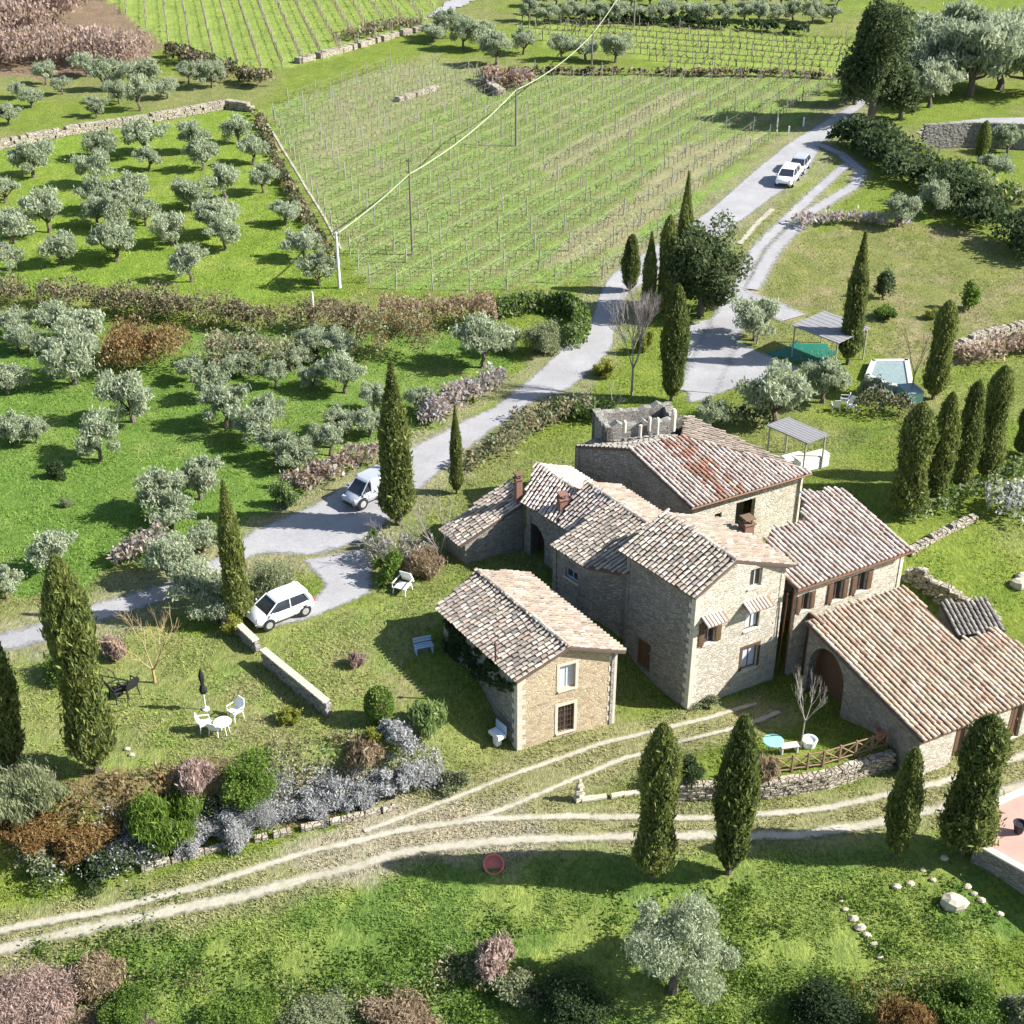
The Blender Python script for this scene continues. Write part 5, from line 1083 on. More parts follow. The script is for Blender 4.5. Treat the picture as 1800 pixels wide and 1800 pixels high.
# ------------------------------------------------------------------ dry stone walls, rubble, boulders
def stonewall(pts, h, thick, label, mat='drystone', st=0.34, seed=0, name='dry_stone_wall', cap=False, world=False, group=None):
    rng = random.Random(seed); Wp = pts if world else [atg(*p) for p in pts]; o = empty(name, (Wp[0].x, Wp[0].y, hz(Wp[0].x, Wp[0].y))); base = o.location
    mb = MB(); cp = MB()
    for i in range(len(Wp) - 1):
        a = Wp[i].to_2d(); b = Wp[i + 1].to_2d(); L = (b - a).length; ang = math.atan2(b.y - a.y, b.x - a.x); n = max(1, int(L / st)); m = max(1, int(h / (st * .55)))
        for k in range(n):
            for j in range(m):
                t = (k + rng.uniform(.2, .8) + (0.5 if j % 2 else 0)) / n
                q = a.lerp(b, min(t, 1)); z = hz(q.x, q.y) + (j + .5) * h / m
                if j == m - 1 and rng.random() < 0.12: continue
                mb.box(Vector((q.x, q.y, z)) - base, (L / n * rng.uniform(.95, 1.25), thick * rng.uniform(.85, 1.1), h / m * rng.uniform(.95, 1.2)), ang + rng.uniform(-.12, .12), rng.uniform(-.05, .05), 0, bev=0.035)
        if cap:
            for k in range(n):
                q = a.lerp(b, (k + .5) / n); cp.box(Vector((q.x, q.y, hz(q.x, q.y) + h + .05)) - base, (L / n * 1.0, thick * 1.25, .09), ang + rng.uniform(-.02, .02), bev=0.02)
    mb.obj('stones', M[mat], o)
    if cap: cp.obj('coping', M['rock'], o)
    return tag(o, label, 'stone wall', group)
stonewall([(-60, 275), (0, 262), (150, 232), (260, 216), (400, 190), (440, 196)], 1.0, .8, 'long pale dry stone wall above the upper olive grove', st=.6, seed=1)
stonewall([(520, 112), (600, 92), (690, 66), (760, 50)], .7, 1.2, 'low pale stone bank at the top of the vineyard', st=.8, seed=2)
stonewall([(700, 178), (735, 168), (765, 158)], .5, .9, 'short pale rubble bank inside the vineyard', st=.7, seed=3)
stonewall([(852, 140), (866, 160), (880, 168)], .9, 1.0, 'pale rubble heap beside the red brush at the vineyard top', st=.6, seed=4)
stonewall([(395, 1098), (425, 1120), (452, 1146)], .65, .32, 'short garden wall in front of the white hatchback', 'grey', seed=5, cap=True)
stonewall([(464, 1165), (500, 1195), (540, 1228), (576, 1258)], .8, .32, 'longer slanting garden wall in the middle of the lawn', 'grey', seed=6, cap=True)
stonewall([(250, 1530), (400, 1490), (520, 1462), (640, 1436), (700, 1420)], .26, .3, 'low pale stone footing along the lower edge of the lavender bank', 'drystone', st=.24, seed=51)
RWp = [Vector((x, y, 0)) for x, y in ((7.2, 46.35), (11.54, 46.5), (14.56, 47.2), (17.86, 48.6))]
def basewall(pts, h, thick, label, seed, mat='grey'):
    o = empty('retaining_wall', (pts[0].x, pts[0].y, 0)); base = o.location; rng = random.Random(seed); mb = MB(); c = MB()
    for i in range(len(pts) - 1):
        a, b = pts[i].to_2d(), pts[i + 1].to_2d(); L = (b - a).length; n = int(L / .26); m = int(h / .15); ang = math.atan2(b.y - a.y, b.x - a.x)
        for k in range(n):
            for j in range(m):
                q = a.lerp(b, (k + .5 + .5 * (j % 2) + rng.uniform(-.15, .15)) / n); mb.box(Vector((q.x + rng.uniform(-.02, .02), q.y + rng.uniform(-.03, .03), -.1 + (j + .5) * h / m)) - base, (L / n * rng.uniform(.95, 1.15), thick, h / m * rng.uniform(.9, 1.1)), ang + rng.uniform(-.05, .05), bev=.03)
    mb.obj('stones', M[mat], o); return tag(o, label, 'retaining wall')
basewall(RWp, 1.0, .45, 'rubble retaining wall under the wooden fence', 8, 'drystone')
stonewall([(1022, 1408), (1070, 1402), (1118, 1396)], .18, .3, 'low stone edging left of the front cypresses', 'rock', st=.5, seed=9)
def rocks(name, pts, label, cat, seed=0, parent_tag=True):
    rng = random.Random(seed); mb = MB(); p0 = atg(*pts[0][:2])
    for (x, y, s) in pts:
        p = atg(x, y) - p0; V = []; F = []; n = 8
        for zz, rr in ((-.1, .8), (.25, 1.0), (.6, .8), (.8, .4)):
            for k in range(n): t = 2 * PI * k / n; q = s * rr * rng.uniform(.8, 1.15); V.append(p + Vector((math.cos(t) * q, math.sin(t) * q * .75, zz * s * rng.uniform(.85, 1.1))))
        for l in range(3):
            for k in range(n): F.append([l * n + k, l * n + (k + 1) % n, (l + 1) * n + (k + 1) % n, (l + 1) * n + k])
        F.append([3 * n + k for k in range(n)]); mb.add(V, F)
    o = mb.obj(name, M['rock']); o.location = p0; return tag(o, label, cat)
rocks('boulder', [(1675, 1592, .62)], 'large pale boulder alone on the lower right slope', 'boulder', 2)
for k, (x, y, s) in enumerate([(1478, 1585, .13), (1486, 1600, .15), (1500, 1616, .22), (1512, 1632, .26), (1524, 1645, .2), (1536, 1662, .22), (1546, 1684, .16)]):
    rocks('stone', [(x, y, s)], 'pale stone, %s from the top in the slanting line down the slope' % ORD[k], 'stone', 20 + k)
for k, (x, y, s) in enumerate([(1700, 1560, .2), (1712, 1572, .16), (1725, 1584, .2), (1757, 1608, .18), (1640, 1548, .16), (1600, 1555, .2), (1575, 1560, .22), (1660, 1510, .2), (1622, 1530, .15)]):
    rocks('stone', [(x, y, s)], 'scattered pale stone, %s of those around the boulder and terrace' % ORD[k], 'stone', 40 + k)
cn = MB(); p = atg(1018, 1406); rng = random.Random(4)
for k in range(7): cn.box((rng.uniform(-.03, .03), rng.uniform(-.03, .03), .07 + k * .14), (.42 - k * .025, .38 - k * .02, .14), rng.uniform(0, 1), bev=.03)
cn.box((.02, 0, 1.1), (.14, .14, .2), .3, bev=.03); o = cn.obj('stone_pillar', M['rock']); o.location = p; tag(o, 'small stacked stone pillar at the end of the low edging', 'stone pillar')
# ------------------------------------------------------------------ paved terrace, lower right
tz = atg(1712, 1520).z + 1.15; TT = [at(1714, 1480, tz), at(1750, 1411, tz), at(1870, 1358, tz), at(1930, 1600, tz)]
o = empty('paved_terrace', (TT[0].x, TT[0].y, tz)); tag(o, 'raised terrace with pink paving and stone walls in the lower right corner', 'terrace')
mb = MB(); mb.add([p - TT[0] - UPV * .02 for p in TT], [[0, 3, 2, 1]]); mb.obj('paving', plain('pink paving', (0.44, 0.27, 0.215), 0.85, var=.3, scale=1.5), o)
for i in range(4):
    a, b = TT[i], TT[(i + 1) % 4]; wall(o, b, a, tz - 2.6, [(0, tz - .05), (1, tz - .05)], M['grey'], (), .3); c = MB(); ang = math.atan2(b.y - a.y, b.x - a.x); c.box((a + b) / 2 - TT[0] + UPV * .0, ((b - a).length + .2, .36, .09), ang, bev=.02); c.obj('coping', M['quoin'], o)
mb = MB(); mb.lathe([(.18, 0), (.28, .45), (.31, .5), (.26, .5), (.22, .4)], (0, 0, 0), 14); o = mb.obj('flower_pot', M['blackp']); o.location = at(1790, 1462, tz + .04); tag(o, 'dark pot standing on the pink paved terrace', 'pot')
# ------------------------------------------------------------------ wooden fence
o = empty('wooden_fence', RWp[1] + UPV * .6); tag(o, 'low brown wooden fence with crossed braces above the rubble retaining wall', 'fence'); fb = o.location
fl2 = [p + Vector((-.1, .5, 0)) for p in RWp[1:]]
rl = MB()
for i in range(2):
    a, b = fl2[i], fl2[i + 1]; n = 4 if i else 4
    for k in range(n + 1):
        if i == 0 and k == n: continue
        q = a.lerp(b, k / n); z = hz(q.x, q.y); pb = MB(); pb.box(Vector((q.x, q.y, z + .45)) - fb, (.09, .09, 1.1), .3, bev=.01); pb.obj('post', M['oldwood'], o)
        if k < n:
            q2 = a.lerp(b, (k + 1) / n); z2 = hz(q2.x, q2.y)
            for u_, v_ in ((.92, .92), (.2, .2), (.22, .9), (.9, .22)): rl.tube([Vector((q.x, q.y, z + u_)) - fb, Vector((q2.x, q2.y, z2 + v_)) - fb], .035, 5)
rl.obj('rail', M['oldwood'], o)
# ------------------------------------------------------------------ poles and cable
def pole(bx, by, ty, r, mat, label, cap=True):
    p = atg(bx, by); z = zat(p.x, p.y, ty) - p.z; o = empty('utility_pole', p); mb = MB(); mb.tube([(0, 0, -.3), (0, 0, z)], [r * 1.25, r * .8], 8); mb.obj('pole', M[mat], o)
    if cap: c = MB(); c.box((0, 0, z - .25), (.5, .08, .08)); c.tube([(-.2, 0, z - .2), (-.2, 0, z)], .035, 6); c.tube([(.2, 0, z - .2), (.2, 0, z)], .035, 6); c.obj('insulator', M['darkpost'], o)
    tag(o, label, 'utility pole'); return p, z
P1 = pole(597, 506, 408, .13, 'concrete', 'pale concrete pole where the thick cable ends beside the olive grove'); pole(553, 574, 513, .11, 'concrete', 'short white pole in front of the long brown hedge', False)
P2 = pole(725, 448, 278, .09, 'darkpost', 'tall thin dark pole in the lower vineyard crossed by the cable'); P3 = pole(907, 257, 155, .11, 'darkpost', 'dark pole in the upper vineyard holding the cable')
P4 = pole(1040, 114, 56, .11, 'darkpost', 'dark pole behind the trio of round olives'); P5 = pole(1114, 47, -4, .13, 'darkpost', 'dark pole before the far shaded grove')
pole(1365, 232, 195, .08, 'concrete', 'slim pale pole in the conifer shadow beside the road', False)
tops = [(P1, 412), (P2, 306), (P3, 158), (P4, 60)]; pts = [Vector((P[0].x, P[0].y, zat(P[0].x, P[0].y, ty))) for P, ty in tops]; e_ = atg(1150, -40); pts.append(Vector((e_.x, e_.y, e_.z + 8)))
cb = MB(); path = []
for i in range(len(pts) - 1):
    for k in range(14): t = k / 14; q = pts[i].lerp(pts[i + 1], t); q.z -= 4 * t * (1 - t) * (pts[i + 1] - pts[i]).length * .018; path.append(q)
path.append(pts[-1]); o = cb.tube([q - pts[0] for q in path], .06, 6).obj('overhead_cable', M['wire']); o.location = pts[0]; tag(o, 'thick pale overhead cable sagging across the vineyard from pole to pole', 'cable')
# ------------------------------------------------------------------ vineyards
pp = MB().tube([(0, 0, -.1), (0, 0, 1.9)], .055, 5).obj('post', M['post']); pq_ = pp; pp = pp.data; bpy.data.objects.remove(pq_)
def vines(poly, da, db, spc, postd, desc, grp, seed, hgt=1.7, cane=1.0, maxr=60, vsp=1.1, r=.03):
    d = (db - da).to_2d().normalized(); n = Vector((-d.y, d.x)); c = poly.mean(0); k = 0; rng = random.Random(seed); nr = 0; Rr = []
    for i in range(-40, 41):
        base = Vector((c[0], c[1])) + n * (i * spc - ((c[0] * n.x + c[1] * n.y) % spc if seed == 1 else 0)); ts = np.arange(-140, 140, 0.5); X = base.x + d.x * ts; Y = base.y + d.y * ts; m = inside(poly, X, Y)
        road = inside(ROADP, X, Y); m &= ~road
        if m.sum() < 10: continue
        idx = np.where(m)[0]; Rr.append((base, ts[idx[0]], ts[idx[-1]]))
    for (base, ta, tb) in Rr[:maxr]:
        a = base + d * ta; p0 = Vector((a.x, a.y, hz(a.x, a.y))); o = empty('vine_row', p0); V = MB(); Wm_ = MB(); L = tb - ta; npst = min(99, int(L / postd) + 1); prev = None
        for j in range(npst):
            t = ta + j * postd; q = base + d * t; z = hz(q.x, q.y); b = bpy.data.objects.new('post', pp); COL.objects.link(b); b.parent = o; b.location = Vector((q.x, q.y, z)) - p0; b.rotation_euler = (rng.uniform(-.05, .05), rng.uniform(-.05, .05), 0); b.scale = (1, 1, hgt / 1.8)
            cur = Vector((q.x, q.y, z)) - p0
            if prev is not None:
                for hh in (.75, 1.25): Wm_.tube([prev + UPV * hh * hgt / 1.7, cur + UPV * hh * hgt / 1.7], .010, 3, False)
            prev = cur
        t = ta
        while t < tb:
            q = base + d * t; z = hz(q.x, q.y) - p0.z; s = Vector((q.x - p0.x, q.y - p0.y, z)); top = s + Vector((rng.uniform(-.08, .08), rng.uniform(-.08, .08), .75 * cane))
            V.tube([s, top], [r * 1.3, r], 4, False)
            for q_ in range(5): V.tube([top, top + Vector((d.x * rng.uniform(-.7, .7), d.y * rng.uniform(-.7, .7), rng.uniform(-.1, .55) * cane))], [r * .9, r * .6], 3, False)
            t += vsp * rng.uniform(.85, 1.15)
        V.obj('vines', M['vine'], o)
        if npst > 1: Wm_.obj('wire', M['fwire'], o)
        tag(o, 'row of bare vines on posts, %s %s' % (ORD[nr] if nr < len(ORD) else 'last', desc), 'vine row', grp); nr += 1
    return nr
n1 = vines(VINE1, atg(950, 480), atg(1340, 228), 2.7, 5.5, 'from the road in the big vineyard', 'vine rows of the big vineyard', 1)
n2 = vines(VINE2, atg(345, 80), atg(330, 0), 2.9, 7.5, 'from the right in the top left vineyard', 'vine rows of the top left vineyard', 2, r=.045, hgt=1.9)
n3 = vines(VINE3, atg(950, 60), atg(1450, 96), 3.4, 6.0, 'from the dark hedge in the far wire vineyard', 'vine rows of the far wire vineyard', 3, r=.06, hgt=1.9)
print('vine rows', n1, n2, n3)
# ------------------------------------------------------------------ vehicles
def loft(secs, ring):
    V = []; F = []; n = None
    for s in secs: q = ring(*s); n = len(q); V += q
    for i in range(len(secs) - 1):
        for k in range(n): F.append([i * n + k, i * n + (k + 1) % n, (i + 1) * n + (k + 1) % n, (i + 1) * n + k])
    F.append(list(range(n))[::-1]); F.append([(len(secs) - 1) * n + k for k in range(n)]); return V, F
def ringb(x, w, zb, zt): return [(x, -w * .97, zb + .12), (x, -w * .85, zb), (x, w * .85, zb), (x, w * .97, zb + .12), (x, w, (zb + zt) / 2), (x, w * .96, zt - .1), (x, w * .84, zt), (x, -w * .84, zt), (x, -w * .96, zt - .1), (x, -w, (zb + zt) / 2)]
def car(loc, ang, L, Wd, H, paint, label, kind='hatch', cat='car'):
    """+X is the front"""
    nm = {'hatch': 'parked_car', 'suv': 'parked_car', 'van': 'van'}[kind]; o = empty(nm, loc, ang); w = Wd / 2; h = L / 2; bz = .24; hood = .62 * H if kind != 'van' else .56 * H; belt = .63 * H if kind != 'van' else .60 * H
    wb = L * .31; wr_ = .31 if kind == 'hatch' else .35
    secs = [(-h, w * .80, bz + .14, belt - .10), (-h + .10, w * .93, bz + .04, belt), (-h + .4, w, bz, belt + .02), (-wb, w, bz, belt + .01), (0, w, bz, belt - .01), (wb * .55, w, bz, belt - .02), (wb, w * .99, bz, hood - .02), (h - .35, w * .95, bz, hood - .12), (h - .10, w * .86, bz + .06, hood - .24), (h, w * .70, bz + .14, hood - .36)]
    V, F = loft(secs, ringb); b = mesh('body', V, F, M[paint], o, True)
    for fc in (b.data.polygons[-1], b.data.polygons[-2]): fc.use_smooth = False
    xr, xf = -h + (.28 if kind != 'van' else .12), wb * .62 + (.15 if kind == 'van' else 0)
    def ringg(x, w1, z0, w2, z1): return [(x, -w1, z0), (x, w1, z0), (x, w1 * .6 + w2 * .4, z0 + (z1 - z0) * .5), (x, w2, z1), (x, -w2, z1), (x, -w1 * .6 - w2 * .4, z0 + (z1 - z0) * .5)]
    gs = [(-h + .12, w * .86, belt - .05, w * .80, belt + .02), (-h + .42, w * .9, belt - .05, w * .70, H - .09), (-.1, w * .92, belt - .05, w * .73, H - .045), (wb * .32, w * .91, belt - .05, w * .70, H - .08), (wb * 1.02, w * .84, belt - .10, w * .78, belt - .04)]
    V, F = loft(gs, ringg); mesh('windows', V, F, M['glass'], o)
    rs = [(-h + .30, w * .70, H - .12, H - .07), (-h + .45, w * .74, H - .11, H - .02), (-.1, w * .76, H - .08, H), (wb * .30, w * .73, H - .11, H - .03), (wb * .42, w * .68, H - .15, H - .10)]
    V, F = loft(rs, lambda x, ww, z0, z1: [(x, -ww, z0), (x, ww, z0), (x, ww, z1 - .03), (x, ww * .9, z1), (x, -ww * .9, z1), (x, -ww, z1 - .03)]); mesh('roof', V, F, M[paint], o)
    for s in (-1, 1):
        for a_, b_, r__ in (((wb * 1.0, s * w * .86, belt - .03), (wb * .36, s * w * .72, H - .07), .035), ((-.25, s * w * .945, belt - .03), (-.28, s * w * .76, H - .06), .035), ((-h + .26, s * w * .90, belt - .02), (-h + .50, s * w * .74, H - .08), .11)): MB().tube([a_, b_], r__, 5).obj('pillar', M[paint], o)
    for sx in (-1, 1):
        for sy in (-1, 1):
            t = MB(); t.lathe([(wr_ * .6, -.10), (wr_ * .94, -.10), (wr_, -.06), (wr_, .06), (wr_ * .94, .10), (wr_ * .6, .10)], (sx * wb, sy * (w - .09), wr_), 20, 'Y'); wo = t.obj('wheel', M['rubber'], o)
            r_ = MB(); yy = sy * .105; r_.lathe([(wr_ * .12, -.004), (wr_ * .62, -.004), (wr_ * .62, .004), (wr_ * .12, .012)], (sx * wb, sy * (w - .09) + yy, wr_), 16, 'Y'); r_.obj('rim', M['alloy'], wo)
            a_ = MB(); a_.lathe([(wr_ * 1.13, -.004), (wr_ * 1.13, .004)], (sx * wb, sy * (w + .002 - .01), wr_ + .02), 20, 'Y'); a_.obj('wheel_arch', M['blackp'], wo)
    for s in (-1, 1):
        l = MB(); l.box((h - .20, s * w * .66, hood - .27), (.22, .30, .15), s * -.35, bev=.03); l.obj('headlight', M['lamp'], o)
        l = MB(); l.box((-h + .07, s * w * .78, belt - .14), (.10, .16, .26), bev=.02); l.obj('tail_light', M['red'], o)
        l = MB(); l.box((wb * .80, s * (w + .09), belt + .04), (.12, .18, .12), bev=.03); l.obj('mirror', M[paint], o)
        dl = MB(); dl.box((wb * .50, s * (w + .001), .56), (.012, .008, .50)); dl.box((-wb * .42, s * (w + .001), .56), (.012, .008, .50)); dl.box((.02, s * (w + .012), belt - .16), (.16, .02, .03)); dl.obj('door_seam', M['blackp'], o)
    l = MB(); l.box((h - .03, 0, .42), (.08, w * 1.1, .16), bev=.02); l.obj('grille', M['blackp'], o)
    l = MB(); l.box((h - .01, 0, .30), (.05, w * 1.5, .10), bev=.02); l.obj('bumper', M['blackp'], o)
    if kind == 'van':
        c = MB(); c.box((-h * .40, 0, H * .66), (L * .56, Wd * .98, H * .66), bev=.06); c.obj('cargo_box', M[paint], o)
    return tag(o, label, cat)
f_, r_ = atg(472, 1110), atg(539, 1083); dv = (f_ - r_).to_2d().normalized(); mid = (f_ + r_) / 2; nv2 = Vector((-dv.y, dv.x)); nv2 = nv2 if nv2.y > 0 else -nv2
q = mid.to_2d() + nv2 * .72; car(Vector((q.x, q.y, hz(q.x, q.y) + .07)), math.atan2(dv.y, dv.x), 3.45, 1.58, 1.42, 'carwhite', 'small white hatchback parked on the gravel driveway by the lawn')
dv = (atg(1345, 362) - atg(1425, 265)).to_2d().normalized(); p = atg(1384, 322); car(p + UPV * .06, math.atan2(dv.y, dv.x), 4.3, 1.85, 1.65, 'carwhite', 'white car driving down the far gravel road, front of two', 'suv')
p = atg(1403, 301); car(p + UPV * .06, math.atan2(dv.y, dv.x), 4.2, 1.8, 1.5, 'carsilver', 'dark silver car close behind the white one on the far road')
dv = (atg(560, 930) - atg(700, 860)).to_2d().normalized(); p = atg(646, 880); car(p + UPV * .08, math.atan2(dv.y, dv.x), 3.1, 1.45, 1.6, 'carsilver', 'pale grey van on the road bend beside the tall pointed cypress', 'van', 'van')
# ------------------------------------------------------------------ garden furniture
def chairm(px, py, rz, label, mat='white', s=1.0, grp=None):
    p = atg(px, py); o = empty('garden_chair', p, rz, (s, s, s)); a = MB(); a.box((0, 0, .42), (.52, .50, .05), bev=.02); a.obj('seat', M[mat], o)
    b = MB(); b.add([(-.25, -.24, .42), (.25, -.24, .42), (.29, -.36, .75), (.2, -.42, .95), (-.2, -.42, .95), (-.29, -.36, .75), (-.25, -.20, .42), (.25, -.20, .42), (.29, -.32, .75), (.2, -.38, .95), (-.2, -.38, .95), (-.29, -.32, .75)], [[0, 1, 2, 3, 4, 5], [11, 10, 9, 8, 7, 6]] + [[i, (i + 1) % 6, (i + 1) % 6 + 6, i + 6] for i in range(6)]); b.obj('backrest', M[mat], o)
    for sx in (-1, 1):
        c = MB(); c.tube([(sx * .29, .22, .42), (sx * .30, .22, .63), (sx * .30, -.3, .66)], .03, 5); c.obj('armrest', M[mat], o)
        for sy in (-1, 1): c = MB(); c.tube([(sx * .23, sy * .21, .42), (sx * .27, sy * .26, 0)], [.03, .022], 5); c.obj('leg', M[mat], o)
    return tag(o, label, 'chair', grp)
chairm(415, 1262, 2.4, 'white plastic garden chair right of the white table', s=1.05); chairm(362, 1283, -1.3, 'white plastic garden chair left of the white table', s=1.0); chairm(380, 1290, -.3, 'white plastic chair pushed against the near side of the table', s=.9)
def tablem(px, py, r, h, mat, label, name='garden_table', sq=False):
    p = atg(px, py); o = empty(name, p); t = MB()
    if sq: t.box((0, 0, h), (r * 2, r * 1.3, .04), .3, bev=.015)
    else: t.lathe([(r * .96, h - .03), (r, h - .015), (r, h), (r * .9, h + .01)], (0, 0, 0), 22)
    t.obj('table_top', M[mat], o)
    for k in range(4):
        a = k * PI / 2 + .6; c = MB(); c.tube([(math.cos(a) * r * .5, math.sin(a) * r * .45, h - .03), (math.cos(a) * r * .7, math.sin(a) * r * .6, 0)], .022, 5); c.obj('leg', M[mat], o)
    return tag(o, label, 'table')
tablem(394, 1290, .42, .72, 'white', 'white table between the white garden chairs'); tablem(1357, 1322, .50, .70, 'turq', 'turquoise round table by the wooden fence', sq=False)
chairm(228, 1222, .9, 'dark garden chair by the cypress, right of two', 'blackfab', 1.3, None); chairm(210, 1228, -.8, 'dark garden chair by the cypress, left of two', 'blackfab', 1.3, None)
p = atg(362, 1247); o = empty('parasol', p); tag(o, 'closed black parasol on the left lawn', 'parasol'); z = zat(p.x, p.y, 1176) - p.z
MB().tube([(0, 0, 0), (0, 0, z)], .025, 6).obj('pole', M['white'], o); MB().lathe([(.17, .0), (.17, .06), (.1, .10), (.05, .2)], (0, 0, 0), 12).obj('base', M['white'], o); MB().lathe([(.16, z * .42), (.20, z * .50), (.09, z * .62), (.13, z * .74), (.15, z * .82), (.03, z)], (0, 0, 0), 8).obj('canopy', M['blackfab'], o)
p = atg(708, 1040); o = empty('lounge_chair', p, 2.7, (1.15,) * 3); tag(o, 'white low garden lounge chair beside the green shrubs', 'lounge chair')
MB().box((0, 0, .34), (.62, .62, .06), 0, bev=.02).obj('seat', M['white'], o); MB().box((0, -.42, .62), (.62, .06, .68), 0, -.45, bev=.02).obj('backrest', M['white'], o)
for sx in (-1, 1):
    MB().tube([(sx * .36, .32, .34), (sx * .37, .3, .55), (sx * .37, -.4, .60)], .035, 5).obj('armrest', M['white'], o)
    for sy in (-1, 1): MB().tube([(sx * .3, sy * .3, .34), (sx * .33, sy * .34, 0)], .03, 5).obj('leg', M['white'], o)
p = atg(745, 1146); o = empty('bench', p, .35); tag(o, 'white slatted bench tinted blue for the barn shade', 'bench'); sl = MB()
for k in range(3): sl.box((0, -.16 + k * .16, .42), (.95, .12, .03))
for k in range(2): sl.box((0, .24, .56 + k * .17), (.95, .03, .12))
sl.obj('slats', M['blue'], o)  # white bench, its blue shade tint is in the colour
for sx in (-1, 1): MB().box((sx * .42, 0, .2), (.05, .42, .4)).obj('leg', M['blue'], o)
p = atg(874, 1308); o = empty('wash_basin', p, -.9); tag(o, 'white outdoor wash basin by the barn corner in shade', 'basin'); MB().box((0, 0, .62), (.8, .45, .25), bev=.04).obj('basin', M['white'], o); MB().box((0, 0, .25), (.3, .3, .5)).obj('pedestal', M['white'], o); MB().box((0, .25, .95), (.8, .04, .5)).obj('splashback', M['blue'], o)
o = MB().lathe([(.40, 0), (.46, .22), (.47, .25), (.40, .25), (.36, .08), (.02, .06)], (0, 0, 0), 20).obj('tub', plain('faded red plastic', (.50, .15, .12), .6)); o.location = atg(868, 1522); o.rotation_euler = (.5, 0, 0); tag(o, 'faded red round tub in the long cypress shadow', 'tub')
o = MB().lathe([(.28, 0), (.36, .4), (.38, .45), (.30, .45), (.27, .35), (.02, .33)], (0, 0, 0), 18).obj('planter', M['white']); o.location = atg(1422, 1312); tag(o, 'white round planter behind the wooden fence', 'planter')
p = atg(1386, 1322); o = empty('bench', p, .2); tag(o, 'pale pink garden bench between turquoise table and planter', 'bench'); MB().box((0, 0, .42), (.9, .4, .05), bev=.01).obj('seat', plain('pale pink paint', (.62, .46, .42)), o)
for sx in (-1, 1): MB().box((sx * .38, 0, .2), (.06, .36, .4)).obj('leg', M['white'], o)
o = MB().lathe([(.22, 0), (.30, .5), (.34, .55), (.28, .55), (.24, .45)], (0, 0, 0), 14).obj('flower_pot', M['terra']); o.location = atg(1548, 1300); tag(o, 'terracotta pot at the annex corner by the fence end', 'pot')
for k, (x, y) in enumerate([(224, 1318), (232, 1328)]): rocks('stone', [(x, y, .16)], '%s small stone on the left lawn below the dark chairs' % ['pale', 'darker'][k], 'stone', 70 + k)
# ------------------------------------------------------------------ shelters, net, pool
def shelter(c4, z, label, posts=True):
    zg = atg(*c4[3]).z; P = [at(x, y, 2.2 + z) for x, y in c4]; P[2] = P[1] + P[3] - P[0]; o = empty('garden_shelter', (P[0].x, P[0].y, hz(P[0].x, P[0].y))); b = o.location; tag(o, label, 'shelter')
    mb = MB(); n = 14
    for k in range(n):
        a0, a1 = P[0].lerp(P[1], k / n), P[0].lerp(P[1], (k + .92) / n); d0, d1 = P[3].lerp(P[2], k / n), P[3].lerp(P[2], (k + .92) / n); zz = UPV * (.015 if k % 2 else 0)
        mb.add([v + zz - b for v in (a0, a1, d1, d0)] + [v + zz - b - UPV * .06 for v in (a0, a1, d1, d0)], [[0, 1, 2, 3], [7, 6, 5, 4], [0, 4, 5, 1], [1, 5, 6, 2], [2, 6, 7, 3], [3, 7, 4, 0]])
    mb.obj('roof', M['greywood'], o); cc = (P[0] + P[2]) / 2
    for p in P: q = inset(p, cc, .25); zg = hz(q.x, q.y); MB().tube([Vector((q.x, q.y, zg)) - b, Vector((q.x, q.y, p.z - .05)) - b], .06, 6).obj('post', M['post'], o)
    bm = MB()
    for i in range(4): bm.tube([inset(P[i], cc, .25) - b - UPV * .12, inset(P[(i + 1) % 4], cc, .25) - b - UPV * .12], .05, 5)
    bm.obj('beam', M['post'], o); return P
shelter([(1392, 571), (1449, 546), (1540, 575), (1474, 603)], 2.6, 'grey roofed shelter beside the lone tall cypress and green net')
SP = shelter([(1347, 747), (1385, 733), (1474, 756), (1420, 779)], 2.5, 'grey boarded shelter over white benches in the rear garden')
patch('teal_net', W2([(1335, 622), (1395, 602), (1450, 600), (1475, 625), (1440, 645), (1400, 640)]), M['teal'], .03, .4); o = bpy.data.objects['teal_net']
if 'kind' in o: del o['kind']
tag(o, 'green net spread on the ground under the shelter beside the yard', 'net'); sc_ = o.data.color_attributes.get('Col')
p = atg(1425, 822); o = empty('masonry_bench', p, .45); tag(o, 'white masonry counter and bench under the rear garden shelter', 'bench'); MB().box((0, 0, .4), (2.2, .7, .8), bev=.04).obj('counter', M['white'], o); MB().box((0, .1, .84), (2.4, .8, .08), bev=.02).obj('counter_top', M['quoin'], o); MB().box((-.6, 1.2, .25), (1.5, .5, .5), bev=.04).obj('seat', M['white'], o)
for k, (x, y) in enumerate([(1468, 722), (1482, 712), (1496, 722)]): chairm(x, y, k * 1.3, 'small white chair under the garden trees, %s from left' % ORD[k], 'white', 1.0)
PQ = [atg(1524, 668), atg(1534, 642), atg(1592, 642), atg(1600, 692), atg(1560, 684)]; o = empty('pool', PQ[0]); tag(o, 'pale covered pool among bare bushes near the garden cypresses', 'pool'); zt = max(p.z for p in PQ) + .35; mb = MB(); n = 5
mb.add([Vector((p.x, p.y, zt)) - PQ[0] for p in PQ], [list(range(n))[::-1]]); mb.obj('cover', M['water'], o); mb = MB()
for i in range(n): a, b = PQ[i], PQ[(i + 1) % n]; mb.box(Vector(((a.x + b.x) / 2, (a.y + b.y) / 2, zt - .4)) - PQ[0], ((b - a).to_2d().length + .3, .4, .95), math.atan2(b.y - a.y, b.x - a.x), bev=.04)
mb.obj('rim', M['cement'], o)
